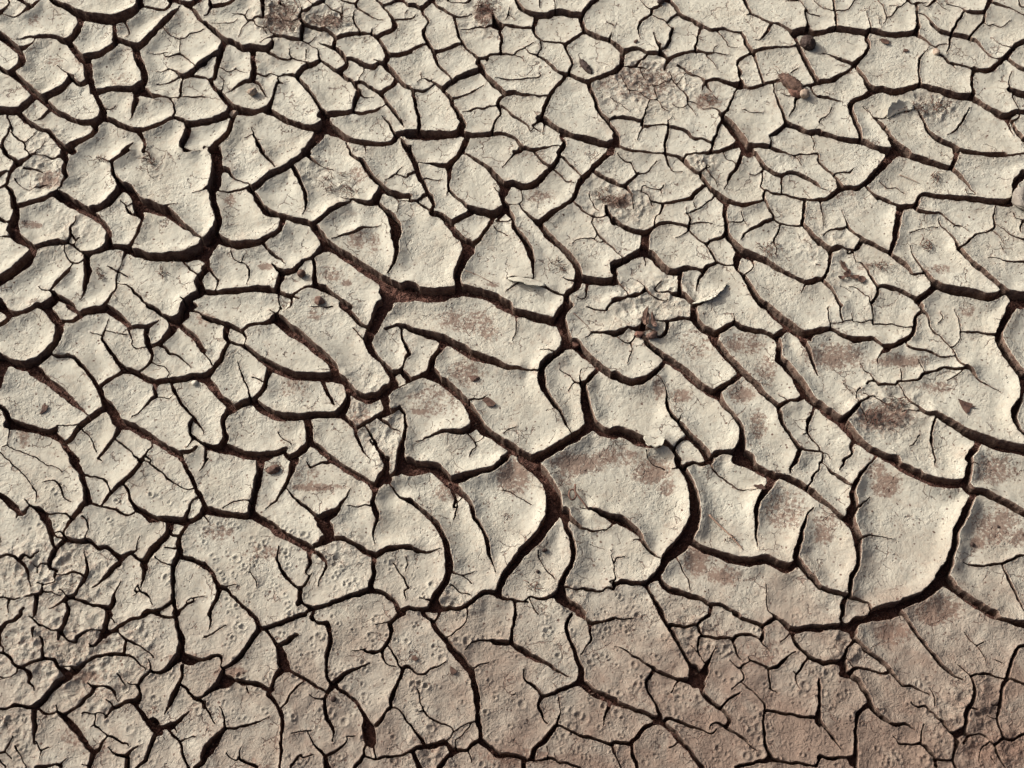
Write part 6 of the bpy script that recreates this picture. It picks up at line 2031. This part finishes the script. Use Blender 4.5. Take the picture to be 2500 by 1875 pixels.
for u, v, rx, ry, lab in ((1330, 1344, .0028, .0017, 'small brown oval seed on the leaf shaped plate at centre'), (1313, 1396, .0018, .0017, 'tiny round black seed on the leaf shaped plate at centre'),
        (2374, 1330, .002, .0018, 'tiny round dark seed on the stained plate at the right edge'), (814, 1707, .0026, .0024, 'dark round seed at a crack star near the bottom, left of centre'),
        (2437, 1326 - 40, .0014, .0013, 'tiny dark seed among the stains of the plate at the right edge')):
    single('seed', lump(rx, ry, rx * .7, .2, .12, int(u), 3, .3), M_DARK, u, v, lab, 'seed', 'scattered seeds')
# dried leaf in pieces
dl = bpy.data.objects.new('dried_leaf', None); col.objects.link(dl); p0 = at(2066, 668); dl.location = p0
tag(dl, 'dark dried leaf with curled lobes on a shaded plate at right', 'leaf')
for (u, v, rx, ry, rot, sd_) in ((2060, 654, 8, 17, -.35, 31), (2068, 672, 10, 12, .2, 32), (2054, 680, 8, 5, .1, 33), (2086, 678, 12, 6, -.25, 34), (2102, 685, 9, 9, .6, 35)):
    q = at(u, v, .001) - p0
    bm_obj('lobe', leaf(ragged(rx, ry, rot, sd_, 10, .3), .0008, .45), M_LEAF, dl, q, False)
# a curled leaf lying in the star of cracks
rl = bpy.data.objects.new('curled_leaf', None); col.objects.link(rl); p0 = at(1580, 800); rl.location = p0
tag(rl, 'brown curled leaf lying in a star of small cracks right of centre', 'leaf')
bm_obj('blade', leaf(ragged(9, 25, .08, 91, 16, .22), .0013, .75), M_HUSK, rl, (-.001, .009, .001), False)
bm_obj('blade', leaf(ragged(6, 18, -.2, 92, 14, .3), .0012, .6), M_BARK, rl, (.0065, .006, .0005), False)
bm_obj('base_clod', chunk(.0075, .0048, .0035, .2, 41, 22), M_BARK, rl, (.004, -.009, -.0005), False)
bm_obj('base_clod', chunk(.0058, .0042, .003, .8, 42, 22), M_REDCLOD, rl, (-.009, -.008, -.0005), False)

def flake(path, width, rise, label, side=1, thick=.0014):
    """a lifted curl of mud skin: a bent strip along a traced line, thin but solid"""
    P = np.array([at(u, v) for u, v in path]); n = 9; T = np.linspace(0, 1, 15)
    s = np.r_[0, np.cumsum(np.hypot(*np.diff(P[:, :2], axis=0).T))]; s /= s[-1]
    C = np.stack([np.interp(T, s, P[:, k]) for k in range(3)], 1); D = np.gradient(C[:, :2], axis=0); D /= np.hypot(*D.T)[:, None]
    rr = random.Random(int(path[0][0])); bm = bmesh.new(); o0 = C[len(C) // 2].copy(); top, bot = [], []
    for i, t in enumerate(T):
        prof = math.sin(math.pi * min(max(t, .02), .98)) ** .55 * rr.uniform(.7, 1.15); nn = np.array([-D[i, 1], D[i, 0]]) * side
        for k in range(n):
            q = k / (n - 1); off = (q - .15) * width * prof; z = rise * prof * q ** 1.7
            p = np.array([C[i, 0] + nn[0] * off, C[i, 1] + nn[1] * off, C[i, 2] + z + .0003]) - o0
            top.append(bm.verts.new(tuple(p + [0, 0, thick]))); bot.append(bm.verts.new(tuple(p)))
    m = len(T)
    for i in range(m - 1):
        for k in range(n - 1):
            a, b_, c, d = i * n + k, i * n + k + 1, (i + 1) * n + k + 1, (i + 1) * n + k
            bm.faces.new((top[a], top[b_], top[c], top[d])); bm.faces.new((bot[a], bot[d], bot[c], bot[b_]))
    for i in range(m - 1):
        for k in (0, n - 1):
            a, d = i * n + k, (i + 1) * n + k; bm.faces.new((top[a], top[d], bot[d], bot[a]))
    for i in (0, m - 1):
        for k in range(n - 1):
            a, b_ = i * n + k, i * n + k + 1; bm.faces.new((top[a], top[b_], bot[b_], bot[a]))
    bmesh.ops.recalc_face_normals(bm, faces=bm.faces)
    return tag(bm_obj('mud_flake', bm, M_TOP, None, o0), label, 'mud flake', 'lifted mud flakes')
flake([(1572, 1066), (1596, 1074), (1622, 1070)], .013, .006, 'bright curled mud flake lifted off the rim above the big central dish', -1)
flake([(1690, 742), (1722, 730), (1750, 712), (1772, 694)], .006, .0028, 'long curled mud flake casting shade, right of the upper centre', -1)
flake([(1240, 681), (1268, 680), (1300, 687), (1332, 697)], .011, .006, 'lifted lip of mud skin along a crack on the upper central plate', -1)
flake([(2166, 290), (2185, 277), (2208, 269), (2230, 268)], .012, .007, 'lifted roll of mud skin over a dark gap at upper right', 1)

def fibre(name, pts, r0, r1, m, label, cat):
    P = [at(u, v, l) for u, v, l in pts]; o0 = P[0].copy(); b = bmesh.new()
    T = np.linspace(0, len(P) - 1, len(P) * 4); A_ = np.array(P)
    Q = np.stack([np.interp(T, range(len(P)), A_[:, k]) for k in range(3)], 1); Q[1:-1] = (Q[:-2] + 2 * Q[1:-1] + Q[2:]) / 4
    tube(b, [q - o0 for q in Q], r0, r1, 6)
    return tag(bm_obj(name, b, m, None, o0), label, cat)
loop = [(1404, 1187, .004), (1403, 1205, .005), (1408, 1212, .005), (1425, 1232, .003), (1437, 1245, .001)]
lp = [(1404 + 2 + 8.5 * math.sin(t) - 9, 1212 - 13 * math.cos(t), .0045) for t in np.linspace(0, 6.6, 14)]
fr_ = bpy.data.objects.new('looped_rootlet', None); col.objects.link(fr_); p0 = at(1404, 1187); fr_.location = p0
tag(fr_, 'thin dark rootlet bent into a loop on the big central dish', 'rootlet')
for nm, pts in (('stem', loop), ('loop', lp)):
    b = bmesh.new(); tube(b, [at(u, v, l) - p0 for u, v, l in pts], .0011, .0008, 6); bm_obj(nm, b, M_FIBRE, fr_)
fibre('straw', [(1731, 1258, .001), (1755, 1284, .002), (1785, 1312, .002), (1813, 1342, .001)], .0011, .0005, M_STRAW, 'pale straw lying slantwise on the plate right of the big central dish', 'straw')
fibre('grass_stem', [(1137, 662, .001), (1170, 676, .002), (1200, 690, .001)], .0004, .0003, M_STRAW, 'hair thin dry stem on the upper central plate', 'stem')
fibre('grass_stem', [(2195, 428, .001), (2220, 438, .0015), (2245, 449, .001)], .0005, .0003, M_STRAW, 'hair thin dry stem on a long plate at upper right', 'stem')
fibre('grass_stem', [(1400, 765, .001), (1420, 785, .002), (1440, 803, .001)], .0005, .0003, M_FIBRE, 'hair thin dark stem across a plate corner above the centre', 'stem')

def tuft(u, v, ru, rv, k, label, seed, long=(8, 22), m=None, lift=.0012):
    """a mat of rootlets: a thing, each strand a part"""
    r = random.Random(seed); root = bpy.data.objects.new('root_tuft', None); col.objects.link(root); p0 = at(u, v); root.location = p0
    tag(root, label, 'roots', 'mats of dry rootlets')
    for q in range(k):
        a, w_ = r.uniform(0, 6.283), math.sqrt(r.random()); x, y = u + ru * w_ * math.cos(a), v + rv * w_ * math.sin(a)
        d, L, bend = r.uniform(0, 6.283), r.uniform(*long), r.uniform(-1.6, 1.6); pts = []
        for t in np.linspace(0, 1, 6):
            pts.append(at(x, y, lift * (1 + 1.5 * math.sin(t * 3.14)) * r.uniform(.6, 1.3)) - p0)
            x += L / 5 * math.cos(d); y += L / 5 * math.sin(d) * .8; d += bend / 5 + r.uniform(-.3, .3)
        b = bmesh.new(); tube(b, pts, r.uniform(.00035, .0006), .0002, 4); bm_obj('strand', b, m or M_FIBRE, root)
tuft(700, 35, 50, 40, 60, 'dark tangled rootlets on crumpled mud at the top, left of middle', 51, (10, 34))
tuft(672, 65, 30, 26, 26, 'brown rootlets below the tangle at the top, left of middle', 52, (8, 24))
tuft(808, 52, 42, 16, 40, 'brown rootlets beside a dark pit at the top', 53)
tuft(1182, 36, 24, 28, 44, 'reddish rootlets above the round black hole at top middle', 54, (8, 26), M_REDCLOD)
tuft(1190, 10, 34, 12, 18, 'loose rootlets at the top edge above the round black hole', 55)
tuft(362, 402, 18, 26, 26, 'small dark root tuft on a large plate, upper left', 56)
tuft(242, 390, 20, 10, 12, 'few rootlets at the rim of a plate, upper left', 57)
tuft(820, 447, 38, 26, 30, 'dark rootlets on the cracked crust of a plate, upper left of centre', 58)
tuft(855, 470, 16, 14, 14, 'small root tuft below the cracked crust, upper left of centre', 59)
tuft(1478, 478, 18, 26, 26, 'brown rootlets along a crack, right of the upper centre', 60, (8, 24))
tuft(1511, 495, 22, 14, 26, 'dense rootlets on rough mud, right of the upper centre', 61)
tuft(2265, 263, 55, 14, 40, 'dark rootlets trailing from the lifted roll, upper right', 62, (8, 26))
tuft(2160, 1015, 50, 24, 50, 'reddish rootlets scattered over the long plate at right', 63, (6, 18), M_REDCLOD)
tuft(2190, 985, 24, 14, 22, 'curled rootlets at the crack above the long plate at right', 64, (10, 24))
tuft(2150, 650, 24, 9, 18, 'rootlets on the small plate below the dried leaf at right', 65)
tuft(2282, 432, 14, 12, 16, 'small dry tuft on a long plate at upper right', 66)
tuft(1355, 655, 20, 22, 18, 'fine rootlets on the lower right of the upper central plate', 67)
tuft(2255, 600, 20, 12, 18, 'rootlets in the middle of a tall plate at right', 68)
tuft(1880, 610, 30, 24, 24, 'faint rootlets on a rough plate at right of the upper centre', 69)
tuft(1785, 1318, 14, 10, 12, 'tiny rootlets caught on the pale straw right of centre', 70, (5, 12))
tuft(245, 672, 10, 14, 12, 'small dark root tuft on a wide plate at left', 71)
tuft(398, 667, 12, 9, 12, 'small brown root tuft right of the wide plate at left', 72)
tuft(1300, 1432, 16, 12, 12, 'curled rootlets at the foot of the leaf shaped plate', 73, (8, 20))
tuft(1730, 245, 24, 16, 22, 'reddish rootlets on crumpled mud at upper right of middle', 74, (6, 16), M_REDCLOD)
tuft(1590, 195, 50, 26, 30, 'scattered rootlets over the crumpled mud at top, right of middle', 75, (6, 16))

# plates that stand out get a label of their own
for u, v, lab in ((1500, 1200, 'large round dished mud plate with a rusty arc of stain'), (2200, 1300, 'large smooth upturned mud plate with shaded left rim'), (1270, 1250, 'tall heart shaped mud plate with upturned rim'),
        (1100, 800, 'long lens shaped mud plate with brown dusting'), (2400, 1300, 'mud plate with large rusty stains at the right edge'), (1320, 1330, 'narrow leaf shaped mud plate'),
        (640, 1380, 'mud plate dotted with bubble rings'), (1500, 1700, 'brownish mud plate full of bubble rings'), (820, 600, 'smooth cream mud plate split by a slit'), (330, 430, 'large mud plate with a dark root tuft')):
    x, y, _ = at(u, v); l = LAB[int((y - Y0) / CELL + .5), int((x - X0) / CELL + .5)]
    if l in PLATES: PLATES[l]['label'] = lab
